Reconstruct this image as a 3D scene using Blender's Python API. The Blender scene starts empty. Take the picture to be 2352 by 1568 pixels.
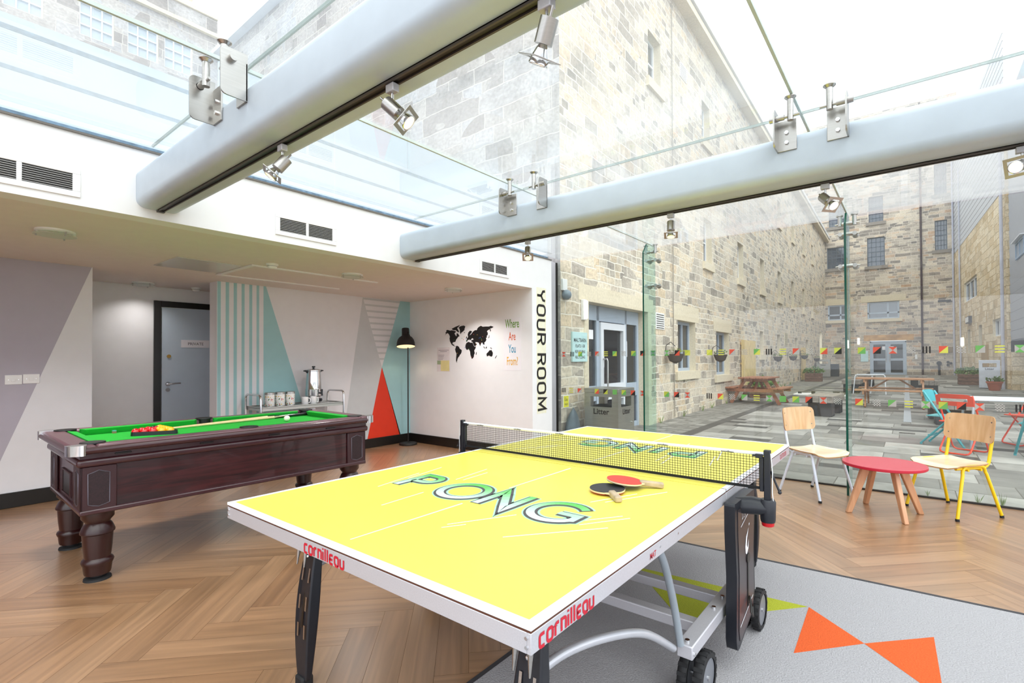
import bpy, bmesh, math, random
from mathutils import Vector, Matrix
random.seed(7)
S = bpy.context.scene
COL = S.collection
PI = math.pi
# ------------------------------------------------------------------ camera
cam = bpy.data.cameras.new('camera'); co = bpy.data.objects.new('camera', cam); COL.objects.link(co)
FPX, CX, CY, YAW, PITCH, ROLL, CH = 1136.9, 1224.1, 811.95, -0.6542, 0.0114, -0.0052, 1.3216
cam.sensor_width = 36; cam.sensor_fit = 'HORIZONTAL'; cam.lens = FPX / 2352 * 36
cam.shift_x = (1176 - CX) / 2352; cam.shift_y = (CY - 784) / 2352
cam.clip_start = .02; cam.clip_end = 300
fw = Vector((math.sin(YAW) * math.cos(PITCH), math.cos(YAW) * math.cos(PITCH), math.sin(PITCH)))
rt = Vector((math.cos(YAW), -math.sin(YAW), 0)); up = rt.cross(fw)
r2 = rt * math.cos(ROLL) + up * math.sin(ROLL); u2 = up * math.cos(ROLL) - rt * math.sin(ROLL)
m = Matrix((r2, u2, -fw)).transposed().to_4x4(); m.translation = (0, 0, CH)
co.matrix_world = m
S.camera = co
# ------------------------------------------------------------------ sky, exposure
S.view_settings.view_transform = 'Standard'; S.view_settings.look = 'None'
S.view_settings.gamma = 1; S.view_settings.use_curve_mapping = False
S.view_settings.exposure = 1.05
W = bpy.data.worlds.new('sky'); S.world = W; W.use_nodes = True
wn = W.node_tree; bg = wn.nodes['Background']
tc = wn.nodes.new('ShaderNodeTexCoord'); sep = wn.nodes.new('ShaderNodeSeparateXYZ')
rp = wn.nodes.new('ShaderNodeValToRGB')
wn.links.new(tc.outputs['Generated'], sep.inputs[0]); wn.links.new(sep.outputs['Z'], rp.inputs[0])
rp.color_ramp.elements[0].position = 0.0; rp.color_ramp.elements[0].color = (.86, .9, 1, 1)
rp.color_ramp.elements[1].position = 0.6; rp.color_ramp.elements[1].color = (.95, .97, 1, 1)
wn.links.new(rp.outputs[0], bg.inputs[0]); bg.inputs[1].default_value = 1.25
sun = bpy.data.lights.new('sun', 'SUN'); sun.energy = 1.0; sun.angle = 1.2; sun.color = (1, .97, .92)
so = bpy.data.objects.new('sun', sun); COL.objects.link(so)
so.rotation_euler = (math.radians(38), 0, math.radians(60))
S.cycles.max_bounces = 8; S.cycles.transparent_max_bounces = 16
S.cycles.diffuse_bounces = 5; S.cycles.glossy_bounces = 4; S.cycles.transmission_bounces = 6
S.cycles.caustics_reflective = False; S.cycles.caustics_refractive = False
S.cycles.sample_clamp_indirect = 4
try:
    S.cycles.use_denoising = True; S.cycles.denoiser = 'OPENIMAGEDENOISE'
except Exception: pass
# ------------------------------------------------------------------ materials
def lin(c):
    if isinstance(c, str): c = [int(c[i:i + 2], 16) / 255 for i in (0, 2, 4)]
    return tuple((x / 12.92 if x <= .04045 else ((x + .055) / 1.055) ** 2.4) for x in c) + (1,)
MC = {}
def mat(name, c='cccccc', rough=.5, metal=0, noise=.06, scale=8, stretch=(1, 1, 1), bump=0, emit=None, es=0, alpha=1, coat=0):
    if name in MC: return MC[name]
    M = bpy.data.materials.new(name); M.use_nodes = True; nt = M.node_tree; b = nt.nodes['Principled BSDF']
    b.inputs['Roughness'].default_value = rough; b.inputs['Metallic'].default_value = metal
    c = lin(c)
    N = nt.nodes.new; L = nt.links.new
    t = N('ShaderNodeTexCoord'); mp = N('ShaderNodeMapping'); mp.inputs['Scale'].default_value = stretch
    nz = N('ShaderNodeTexNoise'); nz.inputs['Scale'].default_value = scale; nz.inputs['Detail'].default_value = 4
    L(t.outputs['Object'], mp.inputs[0]); L(mp.outputs[0], nz.inputs['Vector'])
    r = N('ShaderNodeValToRGB'); k = noise
    r.color_ramp.elements[0].position = .3; r.color_ramp.elements[1].position = .7
    r.color_ramp.elements[0].color = tuple(x * (1 - k) for x in c[:3]) + (1,)
    r.color_ramp.elements[1].color = tuple(min(1, x * (1 + k)) for x in c[:3]) + (1,)
    L(nz.outputs['Fac'], r.inputs[0]); L(r.outputs[0], b.inputs['Base Color'])
    if bump:
        bp = N('ShaderNodeBump'); bp.inputs['Strength'].default_value = bump; bp.inputs['Distance'].default_value = .01
        L(nz.outputs['Fac'], bp.inputs['Height']); L(bp.outputs[0], b.inputs['Normal'])
    if emit:
        b.inputs['Emission Color'].default_value = lin(emit); b.inputs['Emission Strength'].default_value = es
    if coat: b.inputs['Coat Weight'].default_value = coat
    if alpha < 1: b.inputs['Alpha'].default_value = alpha
    MC[name] = M; return M
def glass(name, tint, fres=1.0, film=0.0, filmcol=(1, 1, 1), rough=0.0):
    M = bpy.data.materials.new(name); M.use_nodes = True; nt = M.node_tree; nt.nodes.clear()
    N = nt.nodes.new; L = nt.links.new
    out = N('ShaderNodeOutputMaterial'); tr = N('ShaderNodeBsdfTransparent'); gl = N('ShaderNodeBsdfGlossy')
    tr.inputs[0].default_value = tuple(tint) + (1,); gl.inputs['Roughness'].default_value = rough
    lw = N('ShaderNodeLayerWeight'); lw.inputs[0].default_value = .5
    pw = N('ShaderNodeMath'); pw.operation = 'POWER'; pw.inputs[1].default_value = 5; L(lw.outputs['Facing'], pw.inputs[0])
    fr = N('ShaderNodeMath'); fr.operation = 'MULTIPLY_ADD'; fr.inputs[1].default_value = .96; fr.inputs[2].default_value = .04; L(pw.outputs[0], fr.inputs[0])
    mu = N('ShaderNodeMath'); mu.operation = 'MULTIPLY'; mu.use_clamp = True; mu.inputs[1].default_value = fres
    L(fr.outputs[0], mu.inputs[0])
    mx = N('ShaderNodeMixShader'); L(mu.outputs[0], mx.inputs[0]); L(tr.outputs[0], mx.inputs[1]); L(gl.outputs[0], mx.inputs[2])
    last = mx
    if film:
        df = N('ShaderNodeBsdfTranslucent'); df.inputs[0].default_value = tuple(filmcol) + (1,)
        d2 = N('ShaderNodeBsdfDiffuse'); d2.inputs[0].default_value = tuple(filmcol) + (1,)
        md = N('ShaderNodeMixShader'); md.inputs[0].default_value = .35
        L(df.outputs[0], md.inputs[1]); L(d2.outputs[0], md.inputs[2])
        t = N('ShaderNodeTexCoord'); nz = N('ShaderNodeTexNoise'); nz.inputs['Scale'].default_value = .6; nz.inputs['Detail'].default_value = 6
        L(t.outputs['Object'], nz.inputs['Vector'])
        mr = N('ShaderNodeMapRange'); mr.inputs[3].default_value = film * .75; mr.inputs[4].default_value = film * 1.25
        L(nz.outputs['Fac'], mr.inputs[0])
        cs = N('ShaderNodeMath'); cs.operation = 'SUBTRACT'; cs.inputs[0].default_value = 1.06; L(lw.outputs['Facing'], cs.inputs[1])   # white film paints in the flare haze, denser at grazing view
        dv = N('ShaderNodeMath'); dv.operation = 'DIVIDE'; dv.use_clamp = True; L(mr.outputs[0], dv.inputs[0]); L(cs.outputs[0], dv.inputs[1])
        m2 = N('ShaderNodeMixShader'); L(dv.outputs[0], m2.inputs[0]); L(mx.outputs[0], m2.inputs[1]); L(md.outputs[0], m2.inputs[2])
        last = m2
    L(last.outputs[0], out.inputs[0]); MC[name] = M; return M
def nodes_mat(name, rough=.6):
    M = bpy.data.materials.new(name); M.use_nodes = True; nt = M.node_tree; b = nt.nodes['Principled BSDF']
    b.inputs['Roughness'].default_value = rough; MC[name] = M
    return M, nt, b, nt.nodes.new, nt.links.new
def ramp(N, stops):
    r = N('ShaderNodeValToRGB'); e = r.color_ramp.elements
    while len(e) < len(stops): e.new(.5)
    for i, (p, c) in enumerate(stops): e[i].position = p; e[i].color = lin(c)
    return r
def plank_mat(name, stops, grain=(2.0, 40.0), gstr=.35, rough=.4, bump=.08, spec=.5, coat=0):
    """colour varies per board through the face attribute 'rnd'; the grain runs along the board's own u"""
    M, nt, b, N, L = nodes_mat(name, rough)
    at = N('ShaderNodeAttribute'); at.attribute_name = 'rnd'
    r = ramp(N, stops); L(at.outputs['Fac'], r.inputs[0])
    uv = N('ShaderNodeUVMap'); mp = N('ShaderNodeMapping'); mp.inputs['Scale'].default_value = (grain[0], grain[1], 1)
    L(uv.outputs[0], mp.inputs[0])
    ad = N('ShaderNodeVectorMath'); ad.operation = 'ADD'; cb = N('ShaderNodeCombineXYZ')
    m9 = N('ShaderNodeMath'); m9.operation = 'MULTIPLY'; m9.inputs[1].default_value = 97
    L(at.outputs['Fac'], m9.inputs[0]); L(m9.outputs[0], cb.inputs[2]); L(mp.outputs[0], ad.inputs[0]); L(cb.outputs[0], ad.inputs[1])
    nz = N('ShaderNodeTexNoise'); nz.inputs['Scale'].default_value = 1; nz.inputs['Detail'].default_value = 7; nz.inputs['Distortion'].default_value = .8
    L(ad.outputs[0], nz.inputs['Vector'])
    g = N('ShaderNodeMapRange'); g.inputs[1].default_value = .3; g.inputs[2].default_value = .7
    g.inputs[3].default_value = 1 - gstr; g.inputs[4].default_value = 1 + gstr * .4
    L(nz.outputs['Fac'], g.inputs[0])
    mx = N('ShaderNodeVectorMath'); mx.operation = 'SCALE'; L(r.outputs[0], mx.inputs[0]); L(g.outputs[0], mx.inputs['Scale'])
    L(mx.outputs[0], b.inputs['Base Color'])
    b.inputs['Specular IOR Level'].default_value = spec; b.inputs['Coat Weight'].default_value = coat; b.inputs['Coat Roughness'].default_value = .3
    bp = N('ShaderNodeBump'); bp.inputs['Strength'].default_value = bump; bp.inputs['Distance'].default_value = .004
    L(nz.outputs['Fac'], bp.inputs['Height']); L(bp.outputs[0], b.inputs['Normal'])
    return M
def stone_mat(name, stops, mortar='d2c8b8', w=.42, h=.2, w2=.27, h2=.13, dark=.45, bump=.6, msize=.012):
    M, nt, b, N, L = nodes_mat(name, .9)
    uv = N('ShaderNodeUVMap')
    nz0 = N('ShaderNodeTexNoise'); nz0.inputs['Scale'].default_value = 2.2; nz0.inputs['Detail'].default_value = 3
    L(uv.outputs[0], nz0.inputs['Vector'])
    sb = N('ShaderNodeVectorMath'); sb.operation = 'SUBTRACT'; sb.inputs[1].default_value = (.5, .5, .5); L(nz0.outputs['Color'], sb.inputs[0])
    sc = N('ShaderNodeVectorMath'); sc.operation = 'SCALE'; sc.inputs['Scale'].default_value = .09; L(sb.outputs[0], sc.inputs[0])
    ad = N('ShaderNodeVectorMath'); L(uv.outputs[0], ad.inputs[0]); L(sc.outputs[0], ad.inputs[1])
    def brick(w, h, off, sq):
        k = N('ShaderNodeTexBrick'); k.inputs['Scale'].default_value = 1; k.inputs['Brick Width'].default_value = w
        k.inputs['Row Height'].default_value = h; k.inputs['Mortar Size'].default_value = msize; k.inputs['Mortar Smooth'].default_value = .3
        k.inputs['Color1'].default_value = (0, 0, 0, 1); k.inputs['Color2'].default_value = (1, 1, 1, 1); k.inputs['Mortar'].default_value = (.5, .5, .5, 1)
        k.offset = off; k.squash = sq; k.squash_frequency = 3; L(ad.outputs[0], k.inputs['Vector']); return k
    a = brick(w, h, .43, 1.5); c = brick(w2, h2, .37, .7)
    big = N('ShaderNodeTexNoise'); big.inputs['Scale'].default_value = .75; big.inputs['Detail'].default_value = 1; L(uv.outputs[0], big.inputs['Vector'])
    st = N('ShaderNodeMath'); st.operation = 'GREATER_THAN'; st.inputs[1].default_value = .52; L(big.outputs['Fac'], st.inputs[0])
    mc = N('ShaderNodeMix'); mc.data_type = 'RGBA'; L(st.outputs[0], mc.inputs['Factor']); L(a.outputs['Color'], mc.inputs[6]); L(c.outputs['Color'], mc.inputs[7])
    mf = N('ShaderNodeMix'); L(st.outputs[0], mf.inputs['Factor']); L(a.outputs['Fac'], mf.inputs[2]); L(c.outputs['Fac'], mf.inputs[3])
    r = ramp(N, stops); L(mc.outputs[2], r.inputs[0])
    # soot and weathering of its own shape
    nd = N('ShaderNodeTexNoise'); nd.inputs['Scale'].default_value = 1.1; nd.inputs['Detail'].default_value = 9; nd.inputs['Roughness'].default_value = .72; L(uv.outputs[0], nd.inputs['Vector'])
    nf = N('ShaderNodeTexNoise'); nf.inputs['Scale'].default_value = 17; nf.inputs['Detail'].default_value = 5; L(uv.outputs[0], nf.inputs['Vector'])
    g = N('ShaderNodeMapRange'); g.inputs[1].default_value = .47; g.inputs[2].default_value = .68; g.inputs[3].default_value = 1; g.inputs[4].default_value = 1 - dark; L(nd.outputs['Fac'], g.inputs[0])
    g2 = N('ShaderNodeMapRange'); g2.inputs[1].default_value = .3; g2.inputs[2].default_value = .7; g2.inputs[3].default_value = .78; g2.inputs[4].default_value = 1.15; L(nf.outputs['Fac'], g2.inputs[0])
    mm = N('ShaderNodeMath'); mm.operation = 'MULTIPLY'; L(g.outputs[0], mm.inputs[0]); L(g2.outputs[0], mm.inputs[1])
    v = N('ShaderNodeVectorMath'); v.operation = 'SCALE'; L(r.outputs[0], v.inputs[0]); L(mm.outputs[0], v.inputs['Scale'])
    m2 = N('ShaderNodeMix'); m2.data_type = 'RGBA'; L(mf.outputs[0], m2.inputs['Factor']); L(v.outputs[0], m2.inputs[6]); m2.inputs[7].default_value = lin(mortar)
    L(m2.outputs[2], b.inputs['Base Color'])
    hh = N('ShaderNodeMath'); hh.operation = 'SUBTRACT'; L(nf.outputs['Fac'], hh.inputs[0]); L(mf.outputs[0], hh.inputs[1])
    bp = N('ShaderNodeBump'); bp.inputs['Strength'].default_value = bump; bp.inputs['Distance'].default_value = .02
    L(hh.outputs[0], bp.inputs['Height']); L(bp.outputs[0], b.inputs['Normal'])
    return M
# ------------------------------------------------------------------ mesh builder
class MB:
    def __init__(s): s.v = []; s.f = []; s.m = []; s.uv = {}; s.rnd = {}
    def add(s, vs, fs, m=0):
        o = len(s.v); s.v += [tuple(x) for x in vs]
        for f in fs: s.f.append(tuple(i + o for i in f)); s.m.append(m)
        return s
    def face(s, pts, m=0): return s.add(pts, [tuple(range(len(pts)))], m)
    def box(s, x0, x1, y0, y1, z0, z1, m=0, T=None):
        vs = [(x, y, z) for z in (z0, z1) for y in (y0, y1) for x in (x0, x1)]
        if T: vs = [T @ Vector(p) for p in vs]
        return s.add(vs, [(0, 2, 3, 1), (4, 5, 7, 6), (0, 1, 5, 4), (2, 6, 7, 3), (0, 4, 6, 2), (1, 3, 7, 5)], m)
    def obox(s, c, ax, ay, az, hx, hy, hz, m=0):
        c = Vector(c); ax, ay, az = Vector(ax).normalized(), Vector(ay).normalized(), Vector(az).normalized()
        vs = [c + ax * x * hx + ay * y * hy + az * z * hz for z in (-1, 1) for y in (-1, 1) for x in (-1, 1)]
        return s.add(vs, [(0, 2, 3, 1), (4, 5, 7, 6), (0, 1, 5, 4), (2, 6, 7, 3), (0, 4, 6, 2), (1, 3, 7, 5)], m)
    def beam(s, p0, p1, w, h, upv=(0, 0, 1), m=0):
        p0, p1 = Vector(p0), Vector(p1); d = p1 - p0; a = d.normalized(); u = Vector(upv)
        sd = a.cross(u)
        if sd.length < 1e-4: sd = a.cross(Vector((1, 0, 0)))
        sd.normalize(); u = sd.cross(a)
        return s.obox((p0 + p1) / 2, a, sd, u, d.length / 2, w / 2, h / 2, m)
    def ring(s, c, u, w, r, n): return [c + u * (r * math.cos(2 * PI * i / n)) + w * (r * math.sin(2 * PI * i / n)) for i in range(n)]
    def cyl(s, p0, p1, r0, r1=None, n=16, m=0, cap=True):
        p0, p1 = Vector(p0), Vector(p1); r1 = r0 if r1 is None else r1
        a = (p1 - p0).normalized(); u = a.orthogonal().normalized(); w = a.cross(u)
        vs = s.ring(p0, u, w, r0, n) + s.ring(p1, u, w, r1, n)
        fs = [(i, (i + 1) % n, n + (i + 1) % n, n + i) for i in range(n)]
        if cap: fs += [tuple(range(n - 1, -1, -1)), tuple(range(n, 2 * n))]
        return s.add(vs, fs, m)
    def tube(s, pts, r, n=10, m=0, closed=False, flat=1):
        pts = [Vector(p) for p in pts]; k = len(pts); vs = []; u = None
        for i in range(k):
            if closed: t = pts[(i + 1) % k] - pts[i - 1]
            else: t = pts[min(i + 1, k - 1)] - pts[max(i - 1, 0)]
            t.normalize()
            if u is None: u = t.orthogonal().normalized()
            else: u = (u - t * u.dot(t)).normalized()
            w = t.cross(u); rr = r[i] if isinstance(r, (list, tuple)) else r
            vs += [pts[i] + u * (rr * math.cos(2 * PI * j / n)) + w * (rr * flat * math.sin(2 * PI * j / n)) for j in range(n)]
        fs = []
        for i in range(k if closed else k - 1):
            a = i * n; b = ((i + 1) % k) * n
            fs += [(a + j, a + (j + 1) % n, b + (j + 1) % n, b + j) for j in range(n)]
        if not closed: fs += [tuple(range(n - 1, -1, -1)), tuple(range((k - 1) * n, k * n))]
        return s.add(vs, fs, m)
    def lathe(s, prof, c=(0, 0, 0), n=24, m=0, ax=(0, 0, 1), cap=True):
        c = Vector(c); a = Vector(ax).normalized(); u = a.orthogonal().normalized(); w = a.cross(u); vs = []
        for r, z in prof: vs += s.ring(c + a * z, u, w, max(r, 1e-5), n)
        fs = []
        for i in range(len(prof) - 1):
            q = i * n; b = q + n
            fs += [(q + j, q + (j + 1) % n, b + (j + 1) % n, b + j) for j in range(n)]
        if cap: fs += [tuple(range(n - 1, -1, -1)), tuple(range((len(prof) - 1) * n, len(prof) * n))]
        return s.add(vs, fs, m)
    def sphere(s, c, r, n=20, m=0, sq=1):
        k = n // 2
        return s.lathe([(r * math.sin(PI * i / k), -r * sq * math.cos(PI * i / k)) for i in range(k + 1)], c, n, m, cap=False)
    def prism(s, poly, off, m=0, ms=None):
        poly = [Vector(p) for p in poly]; off = Vector(off); n = len(poly)
        s.add(poly + [p + off for p in poly], [tuple(range(n))[::-1], tuple(range(n, 2 * n))], m)
        return s.add(poly + [p + off for p in poly], [(i, (i + 1) % n, n + (i + 1) % n, n + i) for i in range(n)], m if ms is None else ms)
    def flat2d(s, vs2, fs, o, ux, uy, m=0, depth=0):
        o, ux, uy = Vector(o), Vector(ux), Vector(uy)
        vs = [o + ux * a + uy * b for a, b in vs2]
        s.add(vs, fs, m)
        return s
    def build(s, name, mats, parent=None, world=False, smooth=None, bevel=0, seg=2, loc=None, rz=0, kind=None, up=False):
        me = bpy.data.meshes.new(name)
        vs = s.v
        if world and parent is not None:
            l = parent.location; vs = [(x - l.x, y - l.y, z - l.z) for x, y, z in vs]
        me.from_pydata(vs, [], s.f)
        if not isinstance(mats, (list, tuple)): mats = [mats]
        for q in mats: me.materials.append(q)
        me.polygons.foreach_set('material_index', s.m)
        uvl = me.uv_layers.new(name='UVMap')
        for p in me.polygons:
            n = p.normal; ax = max(range(3), key=lambda i: abs(n[i]))
            cu = s.uv.get(p.index)
            for j, li in enumerate(p.loop_indices):
                if cu: uvl.data[li].uv = cu[j]; continue
                v = me.vertices[me.loops[li].vertex_index].co
                uvl.data[li].uv = (v.y, v.z) if ax == 0 else ((v.x, v.z) if ax == 1 else (v.x, v.y))
        if s.rnd:
            at = me.attributes.new('rnd', 'FLOAT', 'FACE')
            for i in range(len(s.f)): at.data[i].value = s.rnd.get(i, .5)
        if smooth is not None:
            me.polygons.foreach_set('use_smooth', [True] * len(me.polygons))
            me.set_sharp_from_angle(angle=math.radians(smooth))
        me.validate(); me.update()
        ob = bpy.data.objects.new(name, me); COL.objects.link(ob)
        if bevel:
            bv = ob.modifiers.new('bevel', 'BEVEL'); bv.width = bevel; bv.segments = seg; bv.limit_method = 'ANGLE'; bv.angle_limit = .6
            bv.harden_normals = False
            me.polygons.foreach_set('use_smooth', [True] * len(me.polygons)); me.set_sharp_from_angle(angle=math.radians(40))
        if parent is not None: ob.parent = parent
        if loc is not None: ob.location = loc
        if rz: ob.rotation_euler = (0, 0, rz)
        if kind: ob['kind'] = kind
        return ob
def recalc(ob):
    b = bmesh.new(); b.from_mesh(ob.data); bmesh.ops.recalc_face_normals(b, faces=b.faces); b.to_mesh(ob.data); b.free(); return ob
def thing(name, label, cat, loc=(0, 0, 0), rz=0, group=None):
    o = bpy.data.objects.new(name, None); COL.objects.link(o); o.empty_display_size = .1
    o.location = loc; o.rotation_euler = (0, 0, rz); o['label'] = label; o['category'] = cat
    if group: o['group'] = group
    return o
def tag(o, label, cat, group=None, kind=None):
    o['label'] = label; o['category'] = cat
    if group: o['group'] = group
    if kind: o['kind'] = kind
    return o
def dup(root, loc, rz=0, label=None, scale=None):
    def cp(o, par):
        c = o.copy(); COL.objects.link(c)
        if par is not None: c.parent = par
        for ch in KIDS.get(o.name, []) or [x for x in bpy.data.objects if x.parent == o]: cp(ch, c)
        return c
    r = cp(root, None); r.location = loc; r.rotation_euler = (0, 0, rz)
    if label: r['label'] = label
    if scale: r.scale = scale
    return r
KIDS = {}
def smooth(pts, k=6):
    p = [Vector(q) for q in pts]; o = []
    for i in range(len(p) - 1):
        a, b, c, d = p[max(i - 1, 0)], p[i], p[i + 1], p[min(i + 2, len(p) - 1)]
        for j in range(k):
            t = j / k; o.append(.5 * ((2 * b) + (c - a) * t + (2 * a - 5 * b + 4 * c - d) * t * t + (3 * b - a - 3 * c + d) * t ** 3))
    return o + [p[-1]]
def arc(c, r, a0, a1, n, f=lambda x, y: (x, y)):
    return [f(c[0] + r * math.cos(math.radians(a0 + (a1 - a0) * i / n)), c[1] + r * math.sin(math.radians(a0 + (a1 - a0) * i / n))) for i in range(n + 1)]
def rrect(x0, y0, x1, y1, r, n=5):
    return arc((x1 - r, y0 + r), r, -90, 0, n) + arc((x1 - r, y1 - r), r, 0, 90, n) + arc((x0 + r, y1 - r), r, 90, 180, n) + arc((x0 + r, y0 + r), r, 180, 270, n)
def ribbon(pts, w, closed=False):
    n = len(pts); L = []; R = []
    for i in range(n):
        p = Vector(pts[i])
        a = Vector(pts[i - 1]) if (i > 0 or closed) else None; b = Vector(pts[(i + 1) % n]) if (i < n - 1 or closed) else None
        d0 = (p - a).normalized() if a is not None else None; d1 = (b - p).normalized() if b is not None else None
        if d0 is None: d0 = d1
        if d1 is None: d1 = d0
        t = (d0 + d1); t = t.normalized() if t.length > 1e-6 else d0
        nn = Vector((-t.y, t.x)); c = max(.35, nn.dot(Vector((-d0.y, d0.x)))); k = w / 2 / c
        L.append(p + nn * k); R.append(p - nn * k)
    vs = [tuple(x) for x in L + R]; fs = [(i, n + i, n + (i + 1) % n, (i + 1) % n) for i in range(n if closed else n - 1)]
    return vs, fs
def strokes(mb, word, font, o, ux, uy, h, w, gap=.12, m=0, xs=1.0):
    """simple monoline lettering: font[char] = (advance, [(points, closed), ...]) on a unit cap height"""
    x = 0
    for ch in word:
        if ch == ' ': x += .55 * xs; continue
        adv, st = font[ch]
        for pts, cl in st:
            vs, fs = ribbon([((x + px * xs) * h, py * h) for px, py in pts], w, cl)
            mb.flat2d(vs, fs, o, ux, uy, m)
        x += adv * xs + gap
    return x * h
_gc = {}
def glyphs(txt, bold=0.0, align='CENTER', res=3):
    key = (txt, bold, align)
    if key in _gc: return _gc[key]
    cu = bpy.data.curves.new('t', 'FONT'); cu.body = txt; cu.size = 1; cu.offset = bold; cu.align_x = align; cu.resolution_u = res; cu.fill_mode = 'FRONT'
    ob = bpy.data.objects.new('t', cu); COL.objects.link(ob)
    me = bpy.data.meshes.new_from_object(ob.evaluated_get(bpy.context.evaluated_depsgraph_get()))
    r = ([(v.co.x, v.co.y) for v in me.vertices], [tuple(p.vertices) for p in me.polygons])
    COL.objects.unlink(ob); bpy.data.objects.remove(ob); bpy.data.curves.remove(cu); bpy.data.meshes.remove(me)
    _gc[key] = r; return r
def write(mb, txt, o, ux, uy, size, m=0, bold=0.0, align='CENTER', xs=1.0):
    vs, fs = glyphs(txt, bold, align)
    mb.flat2d([(a * size * xs, b * size) for a, b in vs], fs, o, ux, uy, m)
def holes(mb, u0, u1, v0, v1, hs, P, depth=.25, m=0, mr=1):
    """wall face with rectangular openings and reveals; P(u, v, d) gives the point d metres behind the face"""
    us = sorted({u0, u1} | {round(a, 4) for h in hs for a in h[:2]}); vs = sorted({v0, v1} | {round(a, 4) for h in hs for a in h[2:4]})
    for i in range(len(us) - 1):
        for j in range(len(vs) - 1):
            cu, cv = (us[i] + us[i + 1]) / 2, (vs[j] + vs[j + 1]) / 2
            if any(h[0] < cu < h[1] and h[2] < cv < h[3] for h in hs): continue
            q = [(us[i], vs[j]), (us[i + 1], vs[j]), (us[i + 1], vs[j + 1]), (us[i], vs[j + 1])]
            mb.face([P(a, b, 0) for a, b in q], m); mb.uv[len(mb.f) - 1] = q
    for h in hs:
        a, b, c, d = h[:4]; c4 = [(a, c), (b, c), (b, d), (a, d)]
        for k in range(4):
            p, q = c4[k], c4[(k + 1) % 4]
            mb.face([P(p[0], p[1], 0), P(p[0], p[1], depth), P(q[0], q[1], depth), P(q[0], q[1], 0)], mr)
def clip(poly, x0, x1, y0, y1):
    def cl(ps, f, it):
        o = []
        for i in range(len(ps)):
            a, b = ps[i - 1], ps[i]; fa, fb = f(a), f(b)
            if (fa >= 0) != (fb >= 0):
                t = fa / (fa - fb); o.append(tuple(a[k] + (b[k] - a[k]) * t for k in range(len(a))))
            if fb >= 0: o.append(b)
        return o
    for f in (lambda p: p[0] - x0, lambda p: x1 - p[0], lambda p: p[1] - y0, lambda p: y1 - p[1]):
        poly = cl(poly, f, 0)
        if len(poly) < 3: return []
    return poly
# ------------------------------------------------------------------ shared materials
white = mat('wall white paint', 'eeeef0', .7, noise=.015)
wgrey = mat('wall grey paint', 'b3aeba', .7, noise=.02)
offw = mat('wall pale paint', 'e2e2e6', .7, noise=.015)
teal = mat('teal wall paint', '9fc9cd', .7, noise=.02)
mgrey = mat('mid grey wall paint', 'c6cacd', .7, noise=.02)
redp = mat('red wall paint', 'dd3413', .6, noise=.03)
ceilp = mat('ceiling paint', 'e4dcd9', .85, noise=.015)
black = mat('black satin paint', '17130f', .35, noise=.05)
blackp = mat('black plastic', '1d1f26', .38, noise=.08)
rubber = mat('black rubber', '18181a', .7, noise=.08)
steel = mat('brushed stainless steel', 'b9b6b2', .3, 1, noise=.05, scale=6, stretch=(1, 1, 30))
chrome = mat('polished chrome', 'd6d6d8', .12, 1, noise=.02)
beamp = mat('silver grey beam paint', 'bdc7d2', .42, .15, noise=.03)
trackm = mat('dark track metal', '57504c', .4, .5, noise=.05)
alum = mat('anodised aluminium', 'c9c8ce', .35, .35, noise=.05, scale=300)
whitepl = mat('white plastic', 'ececec', .4, noise=.02)
paper = mat('white paper', 'efedf2', .8, noise=.02)
brass = mat('brass', 'c9a25a', .25, 1, noise=.05)
GR = glass('roof glass', (.95, .98, .975), 1.2, .058, (.96, .98, 1))
GW = glass('wall glass', (.955, .98, .965), .8, .015)
GF = glass('green fin glass', (.84, .965, .93), 1.0, .012, (.6, .9, .8))
GE = mat('dark green glass edge', '0f4a3c', .15, noise=.1)
GP = glass('window pane glass', (.42, .44, .46), 1.3, .04, (.5, .55, .62))
oak = plank_mat('oak herringbone board', [(0, '98704f'), (.35, 'a07856'), (.7, 'a67e5c'), (1, 'ad8664')], (1.3, 22), .30, .30, .05, 1, .6)
pave = plank_mat('paving slab', [(0, '3c3b38'), (.14, '504e4b'), (.2, '6c6a65'), (.5, '85837d'), (1, 'a9a7a1')], (3, 3), .26, .7, .2)
grout = mat('dark floor joint', '5a3f28', .8)
grout2 = mat('dark paving joint', '64605a', .9)
carpet = mat('grey carpet pile', 'a5a3a6', .95, noise=.12, scale=140, bump=.5)
limec = mat('lime carpet pile', 'a8ae2a', .95, noise=.12, scale=140, bump=.5)
orgc = mat('orange carpet pile', 'd95a22', .95, noise=.10, scale=140, bump=.5)
# stone of the courtyard walls
stA = stone_mat('rubble sandstone', [(0, '9b9286'), (.12, 'b5ab9e'), (.32, 'd1c6b5'), (.62, 'e0d3bd'), (.82, 'dcc6a8'), (1, 'c2b9ae')], 'e2dacb', dark=.42)
stB = stone_mat('dark coursed sandstone', [(0, '847c75'), (.22, 'b0a496'), (.5, 'ccbfae'), (.76, 'dccfba'), (.92, 'cfae90'), (1, 'bcb2a6')], 'ddd3c6', .55, .2, .42, .15, .45)
stC = stone_mat('pale new sandstone', [(0, 'c9b08a'), (.3, 'dfcbaa'), (.7, 'e8d8bc'), (1, 'd0b68c')], 'b9a583', .8, .33, .6, .26, .28, .9, .016)
stD = stone_mat('grey gable stone', [(0, '928c8a'), (.25, 'a9a4a2'), (.6, 'bdb7b2'), (1, 'b6b6ba')], 'c4beb8', .95, .36, .62, .27, .42)
dress = mat('dressed sandstone', 'd8ccb4', .85, noise=.10, scale=30, bump=.3)
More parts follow.
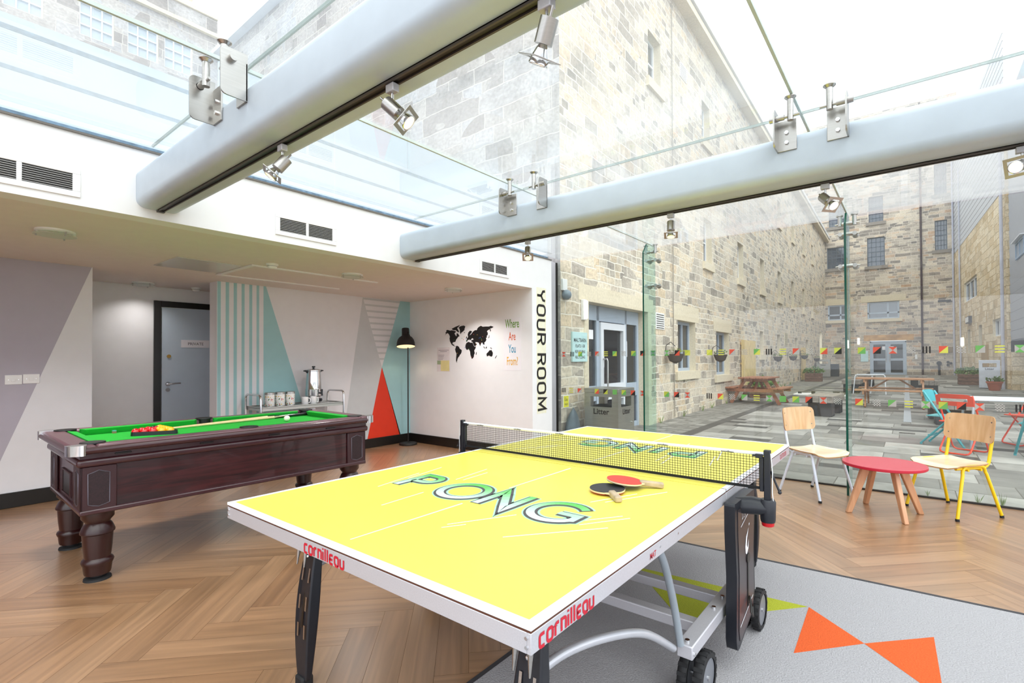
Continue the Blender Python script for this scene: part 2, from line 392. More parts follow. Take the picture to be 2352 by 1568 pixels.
# ------------------------------------------------------------------ floor: herringbone boards laid at 45 degrees
def herringbone(x0, x1, y0, y1, w, n):
    mb = MB(); mb.face([(x0, y0, -.004), (x1, y0, -.004), (x1, y1, -.004), (x0, y1, -.004)], 1)
    c, s_ = math.cos(PI / 4), math.sin(PI / 4); R = 80; g = .0006
    for i in range(-R, R):
        for j in range(-R, R):
            t = (i - j) % (2 * n)
            if t == 0: a, b, cc, d, hz = i * w, (i + n) * w, j * w, (j + 1) * w, 1
            elif t == 2 * n - 1: a, b, cc, d, hz = i * w, (i + 1) * w, j * w, (j + n) * w, 0
            else: continue
            a += g; b -= g; cc += g; d -= g
            q = [(a, cc), (b, cc), (b, d), (a, d)]
            wp = [(c * u - s_ * v - 1.5, s_ * u + c * v + 1.5, (u, v) if hz else (v, u)) for u, v in q]
            if max(p[0] for p in wp) < x0 or min(p[0] for p in wp) > x1 or max(p[1] for p in wp) < y0 or min(p[1] for p in wp) > y1: continue
            pl = clip([(p[0], p[1], p[2][0], p[2][1]) for p in wp], x0, x1, y0, y1)
            if not pl: continue
            mb.face([(p[0], p[1], 0) for p in pl], 0); k = len(mb.f) - 1
            mb.uv[k] = [(p[2], p[3]) for p in pl]; mb.rnd[k] = random.random()
    return mb
herringbone(-7.72, 4.2, -3.6, 5.954, .145, 6).build('floor', [oak, grout], kind='structure')
# ------------------------------------------------------------------ room shell
XF, YG, ZC, XB, YM = -3.99, 5.954, 2.265, -6.51, 5.19
ZR = 2.75
b = MB(); b.box(-4.14, XF, -3.6, YM, ZC, 2.70); b.build('wall_fascia', white, kind='structure')
b = MB(); b.box(-6.6, XF, YM, 5.635, 0, 2.70); b.build('wall_end', white, kind='structure')
b = MB(); b.box(-7.75, -4.14, -3.6, YM, ZC, 2.36); b.build('ceiling', ceilp, kind='structure')
# left wall with the painted diagonal
b = MB(); b.box(-6.65, XB, -3.6, 1.245, 0, ZC, 0)
e = XB + .001
b.face([(e, -3.6, 0), (e, .475, 0), (e, 1.24, ZC), (e, -3.6, ZC)], 1)
b.build('wall_left', [offw, wgrey], kind='structure')
b = MB(); b.box(-7.75, -7.6, .4, 4.6, 0, ZC); b.box(-7.6, -6.65, 4.45, 4.6, 0, ZC); b.box(-7.6, -6.65, .4, .55, 0, ZC); b.build('wall_hall', white, kind='structure')
# mural wall
b = MB(); b.box(-6.72, XB, 2.362, YM, 0, ZC, 0)
e = XB + .0008
def fy(y, z, k=0): return (e + k * .0006, y, z)
for y0, y1 in ((2.367, 2.404), (2.456, 2.494), (2.544, 2.581), (2.633, 2.668), (2.722, 2.757), (2.808, 2.839)):
    b.face([fy(y0, 0), fy(y1, 0), fy(y1, ZC), fy(y0, ZC)], 1)
b.face([fy(2.891, 0), fy(3.625, 0), fy(2.922, ZC), fy(2.891, ZC)], 1)
b.face([fy(3.96, 0), fy(5.04, 0), fy(4.316, ZC)], 2)                       # grey triangle
b.face([fy(4.65, 1.21), fy(5.02, 0), fy(YM, 0), fy(YM, ZC), fy(4.997, ZC)], 1)
b.face([fy(4.65, 1.21, 1), fy(4.997, ZC, 1), fy(4.316, ZC, 1)], 0)
for i in range(11):
    z1 = ZC - .006 - i * .0905; z0 = z1 - .03; f = lambda z: (z - 1.21) / (ZC - 1.21)
    if z0 < 1.24: break
    l = lambda z: 4.65 + (4.316 - 4.65) * f(z); r_ = lambda z: 4.65 + (4.997 - 4.65) * f(z)
    b.face([fy(l(z0), z0, 2), fy(r_(z0), z0, 2), fy(r_(z1), z1, 2), fy(l(z1), z1, 2)], 2)
b.face([fy(4.36, 0, 2), fy(5.02, 0, 2), fy(4.65, 1.21, 2)], 3)
b.build('wall_back', [offw, teal, mgrey, redp], kind='structure')
# enclosing sides of the glazed room that the photo does not show
b = MB(); b.box(-7.75, -6.65, -3.75, -3.6, 0, 2.36); b.box(-6.65, XF, -3.75, -3.6, 0, 2.7); b.box(-4.14, 4.2, -3.75, -3.6, 0, .12); b.build('wall_rear', white, kind='structure')
b = MB(); b.box(4.15, 4.25, -3.6, 5.95, 0, .12); b.box(4.15, 4.25, -3.6, 5.95, 2.62, 2.74); b.build('wall_right', white, kind='structure')
def bb(name, x0, x1, y0, y1): MB().box(x0, x1, y0, y1, 0, .138).build(name, black, kind='structure', bevel=.004)
bb('baseboard_left', XB, XB + .018, -3.6, 1.245); bb('baseboard_back', XB, XB + .018, 2.362, YM); bb('baseboard_end', XB, XF, YM - .018, YM)
bb('baseboard_hall', -7.6, -7.585, .55, 2.04)
# ------------------------------------------------------------------ glass wall, roof, fins
XJ = [-4.12, -2.6, -.505, 1.60, 4.15]
pane_obs = []
for i in range(4):
    p = MB().box(XJ[i] + .004, XJ[i + 1] - .004, YG, YG + .012, 0.0, ZR - .012).build('window_%d' % (i + 1), GW, kind='structure')
    pane_obs.append(p)
    MB().box(XJ[i], XJ[i + 1], YG - .006, YG + .02, -.004, .016).build('trim_%d' % (i + 1), black, kind='structure')
b = MB(); b.box(-4.30, -4.124, 5.64, 5.962, 0, ZR - .02); b.build('trim_5', alum, kind='structure', bevel=.003)
MB().box(-4.124, -4.116, 5.93, 5.97, 0, ZR - .02).build('trim_6', black, kind='structure')
yj = [-3.6, -1.1, 1.07, 3.26, 5.972]
n = 5
for i in range(4):
    for j in range(4):
        x0 = XJ[i] + .006 if i else -4.02
        MB().box(x0, XJ[i + 1] - .006, yj[j] + .005, yj[j + 1] - .005, ZR, ZR + .018).build('window_%d' % n, GR, kind='structure'); n += 1
silic = mat('pale silicone joint', 'c6d2cd', .5)
k = 7
for x in XJ[1:4]:
    MB().box(x - .007, x + .007, -3.6, 5.97, ZR + .001, ZR + .017).build('trim_%d' % k, silic, kind='structure'); k += 1
for y in yj[1:4]:
    MB().box(-4.02, 4.15, y - .005, y + .005, ZR + .002, ZR + .016).build('trim_%d' % k, silic, kind='structure'); k += 1
MB().box(XF - .03, XF + .012, -3.6, 5.64, 2.70, 2.712).build('trim_%d' % k, mat('grey sealant', '6f6a66', .6), kind='structure'); k += 1
# glass fins with their bolted fittings
def fin(x, label):
    t = thing('glass_fin', label, 'glass fin', (x, 5.61, 0), group='glass fins bracing the glass wall')
    b = MB(); pr = [(0, 0, 0), (0, .34, 0), (0, .34, 2.74), (0, .10, 2.74), (0, 0, 2.62)]
    s = [Vector(p) + Vector((-.0095, 0, 0)) for p in pr]; q = [p + Vector((.019, 0, 0)) for p in s]
    b.face(s, 0); b.face(q[::-1], 0)
    for i in range(5): b.face([s[i], s[(i + 1) % 5], q[(i + 1) % 5], q[i]], 1 if i in (3, 4) else 0)
    recalc(b.build('fin_pane', [GF, GE], t))
    for kz, (z, y) in enumerate(((2.66, .22), (2.56, .24), (2.24, .24))):
        f = MB()
        f.cyl((-.085, y, z), (.085, y, z), .011, n=12); f.cyl((-.045, y, z), (-.010, y, z), .020, n=14); f.cyl((.010, y, z), (.045, y, z), .020, n=14)
        for sx in (-1, 1):
            if kz == 0: f.cyl((sx * .062, y, z - .02), (sx * .062, y, ZR - .001), .019, n=14); f.cyl((sx * .062, y, ZR - .011), (sx * .062, y, ZR), .030, n=16)
            else: f.cyl((sx * .062, y - .022, z), (sx * .062, .342, z), .020, n=14); f.cyl((sx * .062, .33, z), (sx * .062, .343, z), .030, n=16)
            f.cyl((sx * .08, y, z), (sx * .105, y, z), .006, n=8)
        f.build('bolt_fitting', steel, t, smooth=35)
fin(-2.6, 'green glass fin rising beside the litter bin and doorway view')
fin(-.505, 'green glass fin rising behind the white-framed chair')
# ------------------------------------------------------------------ safety markers stuck on the glass (parts of the panes)
SC = [mat('marker ' + n_, c, .6) for n_, c in (('red', 'cf4f3a'), ('black', '1b1715'), ('lime', 'b3bd45'), ('yellow', 'c9cb55'), ('green', '67a958'), ('grey', 'aaa8a4'))]
RD, BK, LM, YE, GN, GY = range(6)
UX = [-4.003, -3.86, -3.724, -3.579, -3.45, -3.315, -3.18, -3.046, -2.904, -2.775, -2.631, -2.448, -2.315, -2.184, -2.05, -1.917, -1.784, -1.656, -1.522, -1.389, -1.265, -1.124, -0.995, -0.864, -0.736, -0.609, -0.405, -0.279, -0.152, -0.009, 0.105, 0.228, 0.353, 0.482, 0.609, 0.736]
LX = [-4.007, -3.88, -3.737, -3.459, -3.323, -3.183, -3.048, -2.915, -2.78, -2.624, -2.456, -2.326, -2.189, -1.925, -1.794, -1.661, -1.527, -1.397, -1.266, -1.129, -1.002, -0.877, -0.745, -0.616, -0.432, -0.288, -0.162, -0.034, 0.093, 0.22, 0.348, 0.472, 0.604, 0.733]
UT = 'Hr Bk Dlg Ck Drg Ly Dgl Ck Dlg Dkr Hg Hg Dkr Dly Ck Dyl Ly Drg Ck Dgy Bk Ly Drg Ck Dyr Dyk Dlg Drk Hr Ck Bk Dry Ck Dgr Ly Hg'.split()
LT = 'Bk Ly Drg Dlr Dkl Dgg Dlg Drk Hr Ck Dlg Drk Hr Bk Dry Ck Dgr Ly Hg Dgg Dlg Drk Hr Ck Dry Ck Dgr Ly Hg Dlg Drk Hr Ck Bk'.split()
cm = {'r': RD, 'k': BK, 'l': LM, 'y': YE, 'g': GN}
def marker(kind, x, z, par):
    h = .0325; b = MB(); y = YG - .0015; b0 = MB()
    P = lambda a, c: (x + a * h, y, z + c * h)
    if kind[0] == 'H':
        c = cm[kind[1]]; b.face([P(-1, 1), P(1, 1), P(0, 0)], c); b.face([P(-1, -1), P(0, 0), P(1, -1)], c)
        b.face([P(-1, 1), P(0, 0), P(-1, -1)], GY); b.face([P(1, 1), P(1, -1), P(0, 0)], GY)
    elif kind == 'Bk':
        for a in (-.95, -.2, .55): b.face([P(a, -1), P(a + .4, -1), P(a + .4, 1), P(a, 1)], BK)
    elif kind == 'Ly':
        for a in (-1, -.2, .6): b.face([P(-1, a), P(1, a), P(1, a + .36), P(-1, a + .36)], YE)
    elif kind == 'Ck':
        for i in range(6):
            for j in range(6):
                if (i + j) % 2: b.face([P(-1 + i / 3, -1 + j / 3), P(-1 + (i + 1) / 3, -1 + j / 3), P(-1 + (i + 1) / 3, -1 + (j + 1) / 3), P(-1 + i / 3, -1 + (j + 1) / 3)], GY)
    else:
        b.face([P(-1, -1), P(1, 1), P(-1, 1)], cm[kind[1]])
        b.face([P(-1, -1), P(1, -1), P(1, 1)], GY if kind in ('Drg', 'Dgr') else cm[kind[2]])
    b.build('safety_marker', SC, par)
for xs_, ks, z in ((UX, UT, 1.392), (LX, LT, .875)):
    for x, kd in zip(xs_, ks):
        i = max(j for j in range(4) if XJ[j] < x or j == 0); marker(kd, x, z, pane_obs[i])
# ------------------------------------------------------------------ beams with light tracks
def ceilbeam(y0, y1, label):
    b = MB(); r = .055; z0, z1 = 2.325, 2.575
    pr = rrect(y0, z0, y1, z1, r, 6)
    b.prism([(XF, p[0], p[1]) for p in pr], (8.1, 0, 0))
    o = b.build('roof_beam', beamp, smooth=40); recalc(o); tag(o, label, 'beam'); return o
ceilbeam(.975, 1.225, 'grey steel roof beam nearest the camera, above the pool table')
ceilbeam(3.06, 3.36, 'grey steel roof beam further off, above the table tennis table')
def track(y, label):
    t = thing('lighting_track', label, 'light track', (XF + .02, y, 2.325))
    b = MB(); b.box(0, 8, -.018, -.011, -.012, 0); b.box(0, 8, .011, .018, -.012, 0); b.box(0, 8, -.018, .018, -.004, 0)
    b.box(0, .03, -.02, .02, -.016, 0); b.build('rail', trackm, t)
    MB().box(.03, 8, -.0105, .0105, -.006, -.0045).build('slot', black, t)
track(1.10, 'dark lighting track under the nearest roof beam'); track(3.25, 'dark lighting track under the further roof beam')
def spot(x, y, aim, label, s=1.0):
    t = thing('track_spotlight', label, 'spotlight', (x, y, 2.312), group='spotlights on the roof beam tracks')
    MB().box(-.022, .022, -.014, .014, -.03, 0).build('adapter', alum, t, bevel=.003)
    MB().cyl((0, 0, -.03), (0, 0, -.075), .005, n=10).build('stem', chrome, t, smooth=40)
    a = Vector(aim).normalized(); c = Vector((0, 0, -.085)); u = a.orthogonal().normalized(); u = (Vector((0, 0, 1)).cross(a)).normalized(); w = a.cross(u)
    b = MB(); b.cyl(c - a * .03, c + a * .035, .026, n=20); b.cyl(c - a * .06, c - a * .03, .004, n=8); b.build('lamp_body', steel, t, smooth=40)
    f = c + a * .07; b = MB()
    for sg in (-1, 1):
        b.obox(f + u * sg * .038, u, w, a, .007, .045, .0012); b.obox(f + w * sg * .038, u, w, a, .031, .007, .0012)
    b.build('square_frame', steel, t)
    b = MB(); b.lathe([(.012, .035), (.017, .045), (.026, .07), (.029, .085), (.027, .086)], c, 20, ax=a, cap=False)
    b.build('reflector_lamp', chrome, t, smooth=40)
    b = MB(); b.cyl(c + a * .080, c + a * .083, .026, n=20)
    b.build('lamp_face', mat('lit spotlight lens', 'f2f2ee', .3, emit='fff4e0', es=.35), t, smooth=40)
    if s != 1: t.scale = (s, s, s)
spot(-2.29, 1.10, (-.25, -.54, -.8), 'spotlight nearest the wall on the first beam, above the pool table')
spot(-1.475, 1.10, (.65, .39, -.7), 'tilted spotlight on the first beam, middle of its three')
spot(-.79, 1.10, (-.47, .16, -.85), 'large near spotlight at the top edge of the picture')
spot(-2.54, 3.25, (.3, -.4, -.85), 'spotlight nearest the white wall on the second beam')
spot(-1.30, 3.25, (.1, -.25, -1), 'spotlight on the second beam in front of the stone facade')
spot(-.385, 3.25, (.6, -.5, -.75), 'tilted spotlight on the second beam above the green fin')
spot(.42, 3.25, (-.35, -.8, -.3), 'spotlight at the right edge of the picture on the second beam')
def bracket(x, y, sg, label):
    """sg = +1: upright flange on the left of the bolts, arm reaching right"""
    t = thing('glass_fixing', label, 'glass fixing', (x, y, 2.48), group='stainless roof glass fixings on the beams')
    b = MB(); b.box(-.05, .05, -.008, 0, 0, .17); b.prism([(-sg * .05, p[0], p[1]) for p in ([(0, 0)] + arc((-.085, .025), .025, 270, 180, 4) + arc((-.085, .185), .025, 180, 90, 4) + [(0, .21)])], (sg * .008, 0, 0))
    recalc(b.build('angle_plate', steel, t, bevel=.0015))
    for z in (.045, .10):
        MB().cyl((0, -.008, z), (0, -.018, z), .011, n=6).build('bolt', chrome, t)
    b = MB(); b.cyl((-sg * .075, -.065, .165), (-sg * .042, -.065, .165), .017, n=16); b.cyl((-sg * .042, -.065, .165), (0, -.065, .165), .015, n=16)
    b.cyl((0, -.065, .165), (sg * .075, -.065, .165), .007, n=12); b.build('rod', steel, t, smooth=40)
    b = MB(); b.cyl((sg * .03, -.065, .14), (sg * .03, -.065, .262), .016, n=18); b.lathe([(.018, .255), (.030, .266), (.030, .270)], (sg * .03, -.065, 0), 20)
    b.build('post', steel, t, smooth=40)
bracket(-2.67, .975, 1, 'steel glass fixing on the nearest beam, left of the roof joint'); bracket(-2.40, .975, -1, 'steel glass fixing on the nearest beam, right of the roof joint')
bracket(-2.54 - .01, 3.06, 1, 'left one of the two fixings above the world map wall'); bracket(-2.25, 3.06, -1, 'right one of the two fixings above the world map wall')
bracket(-.545, 3.06, 1, 'fixing on the second beam just left of the long roof joint'); bracket(-.30, 3.06, -1, 'fixing on the second beam just right of the long roof joint')
# ------------------------------------------------------------------ vents, lights and panels
def vent(y0, z0, label):
    t = thing('air_vent', label, 'air vent', (XF, y0, z0), group='white louvred vents on the fascia')
    w, h = .52, .172; b = MB()
    for a in ((0, w, 0, .034), (0, w, h - .034, h), (0, .036, .034, h - .034), (w - .036, w, .034, h - .034), (w / 2 - .011, w / 2 + .011, .034, h - .034)): b.box(0, .009, a[0], a[1], a[2], a[3])
    b.build('frame', white, t, bevel=.002)
    MB().box(.0002, .001, .036, w - .036, .034, h - .034).build('backing', black, t)
    for q in (0, 1):
        a0, a1 = (.036, w / 2 - .011) if q == 0 else (w / 2 + .011, w - .036); b = MB()
        for i in range(8): z = .040 + i * .0125; b.obox((.005, (a0 + a1) / 2, z), (1, 0, -.25), (0, 1, 0), (.25, 0, 1), .0034, (a1 - a0) / 2, .0010)
        b.build('louvre_set', white, t)
vent(.185, 2.312, 'louvred vent at the left edge of the picture'); vent(1.86, 2.322, 'louvred vent between the two roof beams'); vent(4.19, 2.332, 'louvred vent beyond the further beam, near the sign')
def downlight(x, y, label, g='round ceiling lights in the recess'):
    t = thing('ceiling_light', label, 'ceiling light', (x, y, ZC), group=g)
    MB().lathe([(.11, 0), (.11, -.012), (.095, -.02), (.09, -.012)], n=32).build('rim', whitepl, t, smooth=35)
    MB().cyl((0, 0, -.004), (0, 0, -.010), .088, n=28).build('lamp_disc', mat('frosted lamp', 'd8d4cc', .5, emit='fff0dc', es=.5), t)
    MB().cyl((0, 0, -.030), (0, 0, -.036), .118, n=36).build('glass_disc', glass('pale glass disc', (.85, .92, .9), 1, .15) if 'pale glass disc' not in MC else MC['pale glass disc'], t, smooth=40)
    for i in range(3):
        a = 2 * PI * i / 3 + .4; MB().cyl((.1 * math.cos(a), .1 * math.sin(a), -.008), (.1 * math.cos(a), .1 * math.sin(a), -.048), .006, n=10).build('stud', chrome, t)
DL = 1
downlight(-4.89, .73, 'round glass ceiling light nearest the camera at left'); downlight(-7.30, 1.86, 'round ceiling light in the passage before the private door')
downlight(-4.87, 3.10, 'round ceiling light beside the square ceiling panel frame'); downlight(-4.83, 4.57, 'round ceiling light in front of the world map wall')
def add_fill(x, y):  # added fill lamps under the ceiling discs, brightening the dim recess and passage
    l = bpy.data.lights.new('recess_fill', 'AREA'); l.shape = 'DISK'; l.size = .2; l.energy = 6 if x > -7 else 1.2; l.spread = math.radians(125); l.color = (1, .96, .93)
    o = bpy.data.objects.new('recess_fill', l); COL.objects.link(o); o.location = (x, y, ZC - .05)
for x, y in ((-4.89, .73), (-7.30, 1.86), (-4.87, 3.10), (-4.83, 4.57)): add_fill(x, y)
def smoke(x, y, label):
    t = thing('smoke_detector', label, 'smoke detector', (x, y, ZC))
    MB().lathe([(.055, 0), (.055, -.012), (.045, -.018), (.043, -.028), (.030, -.045), (.012, -.048)], n=28).build('body', whitepl, t, smooth=30)
    MB().lathe([(.0442, -.020), (.0442, -.025)], n=28, cap=False).build('sensor_gap', rubber, t)
smoke(-4.95, 2.28, 'white smoke detector on the ceiling near the pool table'); smoke(-7.33, 2.42, 'small smoke detector in the passage by the door frame')
t = thing('ceiling_panel', 'raised white square-framed panel on the recess ceiling', 'ceiling panel', (-5.55, 2.9, ZC))
b = MB(); b.box(-.44, .44, -.74, -.70, -.014, 0); b.box(-.44, -.40, -.70, .70, -.014, 0); b.box(.40, .44, -.70, .70, -.014, 0); b.build('frame', white, t, bevel=.003)
MB().box(-.40, .40, -.70, .74, -.003, 0).build('panel', ceilp, t)
t = thing('access_hatch', 'glossy pale access hatch in the ceiling before the panel frame', 'hatch', (-5.57, 1.87, ZC))
MB().box(-.32, .32, -.29, .27, -.006, 0).build('hatch_door', mat('glossy cream panel', 'd5d0cc', .18, noise=.02), t, bevel=.002)
MB().cyl((.2, 0, -.006), (.2, 0, -.009), .008, n=10).build('lock', chrome, t)
# ------------------------------------------------------------------ hall door
X = -7.6
b = MB(); b.box(X, X + .03, 2.04, 2.115, 0, 2.09); b.box(X, X + .03, 3.03, 3.105, 0, 2.09); b.box(X, X + .03, 2.115, 3.03, 2.015, 2.09)
fr = b.build('door_1', black, kind='structure', bevel=.003)
lf = MB().box(X, X + .014, 2.125, 3.02, .005, 2.005).build('door_leaf', mat('grey blue door paint', 'bfcddb', .4, noise=.02), fr)
b = MB(); b.cyl((X + .014, 2.19, 1.03), (X + .022, 2.19, 1.03), .027, n=20); b.cyl((X + .022, 2.19, 1.03), (X + .05, 2.19, 1.03), .009, n=12)
b.tube([(X + .05, 2.19, 1.03), (X + .055, 2.21, 1.032), (X + .052, 2.27, 1.037), (X + .05, 2.32, 1.037)], .009, 10); b.cyl((X + .014, 2.19, .955), (X + .022, 2.19, .955), .025, n=20)
b.build('door_handle', chrome, lf, smooth=40)
MB().cyl((X + .014, 2.2, 1.385), (X + .024, 2.2, 1.385), .023, n=20).build('lock_cylinder', brass, lf, smooth=40)
b = MB(); b.box(X + .014, X + .05, 2.72, 2.98, 1.92, 1.975); b.beam((X + .06, 2.84, 1.985), (X + .035, 2.66, 1.985), .02, .006); b.build('door_closer', steel, lf, bevel=.003)
b = MB(); b.box(X + .014, X + .018, 2.335, 2.66, 1.50, 1.60, 0); sg = b.build('door_sign', paper, lf)
b = MB(); write(b, 'PRIVATE', (X + .0186, 2.50, 1.532), (0, 1, 0), (0, 0, 1), .052, 0, xs=.95); b.build('sign_text', mat('dark grey print', '4c484a', .6), lf)
# ------------------------------------------------------------------ signs and prints on the walls
t = thing('wall_switch', 'white double-width switch plate, left one on the grey wall', 'switch plate', (XB, .70, 1.16), group='socket plates on the left wall')
MB().box(0, .008, -.055, .055, -.043, .043).build('plate', whitepl, t, bevel=.002); MB().box(.008, .012, -.014, .014, -.017, .017).build('rocker', whitepl, t, bevel=.001)
b = MB()
for y in (-.032, .032): b.cyl((.008, y, 0), (.0088, y, 0), .003, n=8)
b.build('screw', chrome, t)
dup(t, (XB, .815, 1.165), 0, 'white switch plate beside the paint diagonal, right one of the pair')
FW = {'Y': (.62, [([(0, 1), (.04, .72), (.31, .5), (.58, .72), (.62, 1)], False), ([(.31, .5), (.31, 0)], False)]),
      'O': (.62, [(rrect(0, .0, .62, 1, .27), True)]),
      'U': (.58, [([(0, 1)] + arc((.25, .25), .25, 180, 270, 5) + arc((.33, .25), .25, 270, 360, 5) + [(.58, 1)], False)]),
      'R': (.56, [([(0, 0), (0, 1)] + arc((.36, .74), .24, 90, -90, 6) + [(.05, .5)], False), ([(.3, .5), (.56, 0)], False)]),
      'M': (.74, [([(0, 0), (0.04, 1), (.37, .25), (.70, 1), (.74, 0)], False)])}
t = thing('wall_lettering', 'black YOUR ROOM lettering over yellow stripes down the white pier', 'lettering', (XF, 5.39, 1.45), 0)
b = MB()
for i in range(8):
    y = -.098 + i * .0272; b.box(.0004, .001, y, y + .009, -.86, .84)
b.build('yellow_stripe', mat('pale yellow vinyl', 'f0e9a0', .6), t)
b = MB(); strokes(b, 'YOUR', FW, (.0016, -.088, .80), (0, 0, -1), (0, 1, 0), .178, .034, .38, xs=1.2)
strokes(b, 'ROOM', FW, (.0016, -.088, -.064), (0, 0, -1), (0, 1, 0), .178, .034, .38, xs=1.2)
b.build('letters', mat('dark brown vinyl', '1d1717', .5), t)
MAP = [[359,1773,389,1776,438,1762,476,1767,515,1759,553,1750,568,1740,534,1718,553,1694,567,1676,580,1673,584,1719,610,1712,643,1674,610,1662,600,1649,572,1626,553,1590,529,1587,505,1585,490,1572,500,1548,524,1554,525,1537,552,1523,562,1517,514,1531,480,1545,461,1569,437,1603,429,1644,437,1671,423,1698,403,1719,374,1727,349,1711,329,1696,349,1718,339,1735,359,1751],[625,1797,653,1816,695,1824,737,1827,765,1811,751,1785,746,1759,714,1738,681,1722,670,1702,656,1723,653,1756,644,1783],[477,1790,515,1802,573,1820,653,1837,630,1817,592,1795,611,1771,631,1744,625,1728,591,1746,563,1767,525,1765,496,1773],[567,1523,590,1531,628,1515,647,1485,689,1465,684,1432,670,1409,651,1396,632,1369,613,1356,599,1333,591,1307,582,1290,594,1277,575,1288,568,1313,572,1360,578,1413,557,1447,549,1480,562,1500],[787,1565,828,1583,846,1579,869,1569,910,1571,928,1539,950,1509,979,1510,972,1486,945,1454,956,1415,940,1390,936,1364,922,1345,899,1333,882,1364,868,1397,864,1436,850,1462,828,1479,800,1463,777,1480,766,1509,770,1539],[782,1607,801,1613,796,1630,824,1652,815,1691,829,1723,861,1745,902,1737,897,1721,874,1702,851,1677,879,1689,901,1708,929,1733,969,1750,1000,1746,1014,1774,1040,1792,1080,1807,1119,1792,1179,1793,1239,1790,1273,1798,1324,1783,1299,1768,1256,1758,1273,1738,1263,1713,1252,1752,1213,1737,1196,1719,1215,1703,1213,1671,1192,1659,1203,1630,1183,1640,1179,1622,1187,1602,1161,1571,1144,1566,1152,1534,1139,1540,1126,1534,1113,1560,1096,1570,1078,1548,1065,1515,1048,1549,1034,1568,995,1576,964,1576,977,1560,999,1543,977,1528,959,1513,932,1542,914,1578,887,1588,892,1607,928,1610,932,1622,906,1636,887,1621,874,1605,860,1612,837,1625,851,1605,833,1616,810,1606,801,1587,782,1588],[1190,1406,1225,1431,1250,1456,1267,1449,1280,1459,1309,1417,1303,1380,1284,1361,1254,1371,1233,1381,1199,1365,1190,1387],[732,1724,755,1726,751,1714],[778,1647,792,1666,801,1643,787,1633],[978,1393,987,1431,996,1428,989,1392],[1221,1624,1234,1645,1239,1670,1245,1657,1238,1629],[1169,1486,1191,1511,1195,1485,1178,1479],[1130,1512,1152,1496,1156,1473,1135,1496],[1255,1490,1276,1490,1297,1471,1272,1478],[1346,1339,1380,1379,1384,1373,1355,1339]]
b = MB()
for k_, poly in enumerate(MAP):
    pts = [(-6 + poly[i] / 1000, YM - .003, poly[i + 1] / 1000) for i in range(0, len(poly), 2)]
    b.prism(pts, (0, .0029, 0))
o = b.build('world_map', mat('black map vinyl', '0e0b0b', .5)); tag(o, 'black world map silhouette on the white end wall', 'map')
random.seed(3); pins = [mat('pin ' + c, c, .4) for c in ('3aa655', 'd8432c', 'e8b030', '2f6bd0')]
for k_, (x, z) in enumerate([(-5.30, 1.64), (-5.27, 1.62), (-5.25, 1.66), (-5.22, 1.63), (-5.20, 1.60), (-5.06, 1.69), (-4.99, 1.68), (-4.93, 1.64), (-4.91, 1.62), (-4.88, 1.65), (-4.9, 1.60), (-4.95, 1.63), (-5.16, 1.48), (-5.1, 1.36), (-5.4, 1.42), (-5.24, 1.5), (-5.47, 1.62), (-4.93, 1.57), (-5.02, 1.55), (-4.87, 1.54)]):
    q = MB().sphere((0, 0, 0), .0045, 8).build('map_pin', pins[k_ % 4], loc=(x, YM - .006, z)); tag(q, 'tiny coloured pin stuck in the black world map', 'pin', 'pins on the world map')
t = thing('wall_poster', 'white paper strip reading Where Are You From on the end wall', 'poster', (-4.335, YM, 1.53))
MB().box(-.155, .155, -.0015, 0, -.36, .36).build('paper', paper, t)
for wd, z, c, s in (('Where', .225, '6f9e3f', .17), ('Are', .055, 'd8653a', .16), ('You', -.115, '2f8fb5', .16), ('From?', -.285, 'e3ac3c', .16)):
    b = MB(); write(b, wd, (0, -.002, z), (1, 0, 0), (0, 0, 1), s, 0, .012, xs=.5); b.build('word', mat('ink ' + c, c, .6), t)
t = thing('wall_notice', 'small paper notice taped up left of the world map', 'notice', (-5.71, YM, 1.34))
MB().box(-.145, .145, -.001, 0, -.2, .17).build('paper', mat('pinkish paper', 'e6dfe2', .8), t)
MB().box(-.06, .13, -.0018, -.001, -.19, -.03).build('note', mat('yellow note', 'e8dc9c', .8), t)
b = MB(); b.box(-.14, -.06, -.0018, -.001, -.09, -.03); b.build('green_print', mat('sage print', 'a5b592', .8), t)
b = MB()
for i, z in enumerate((.125, .105)): b.box(-.11 + i * .04, .12 - i * .04, -.0018, -.001, z, z + .006)
for i in range(4): b.box(-.12, .02 - i * .01, -.0018, -.001, .05 - i * .022, .055 - i * .022)
b.build('text_lines', mat('faint ink', '7a6a7a', .8), t)
# ================================================================== COURTYARD
AN = math.radians(-1.15); FD = Vector((math.sin(AN), math.cos(AN), 0)); FN = Vector((math.cos(AN), -math.sin(AN), 0)); FA = Vector((-4.08, 5.99, 0))
def FP(y, z, d=0):
    u = (y - 5.99) / math.cos(AN); p = FA + FD * u - FN * d; p.z = z; return p
def zg(y): return max(-.004, min(.215, (y - 8) * .0071))
frameM = mat('grey blue window frame', 'a9b6c6', .4, noise=.03)
frameW = mat('white window frame', 'dfe3ea', .4, noise=.02)
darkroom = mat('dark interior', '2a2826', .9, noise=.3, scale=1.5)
curtain = mat('grey net curtain', 'a7a49e', .9, noise=.25, scale=3, stretch=(6, 6, .3))
lead = mat('grey lead and slate', '7b7f86', .6, noise=.1)
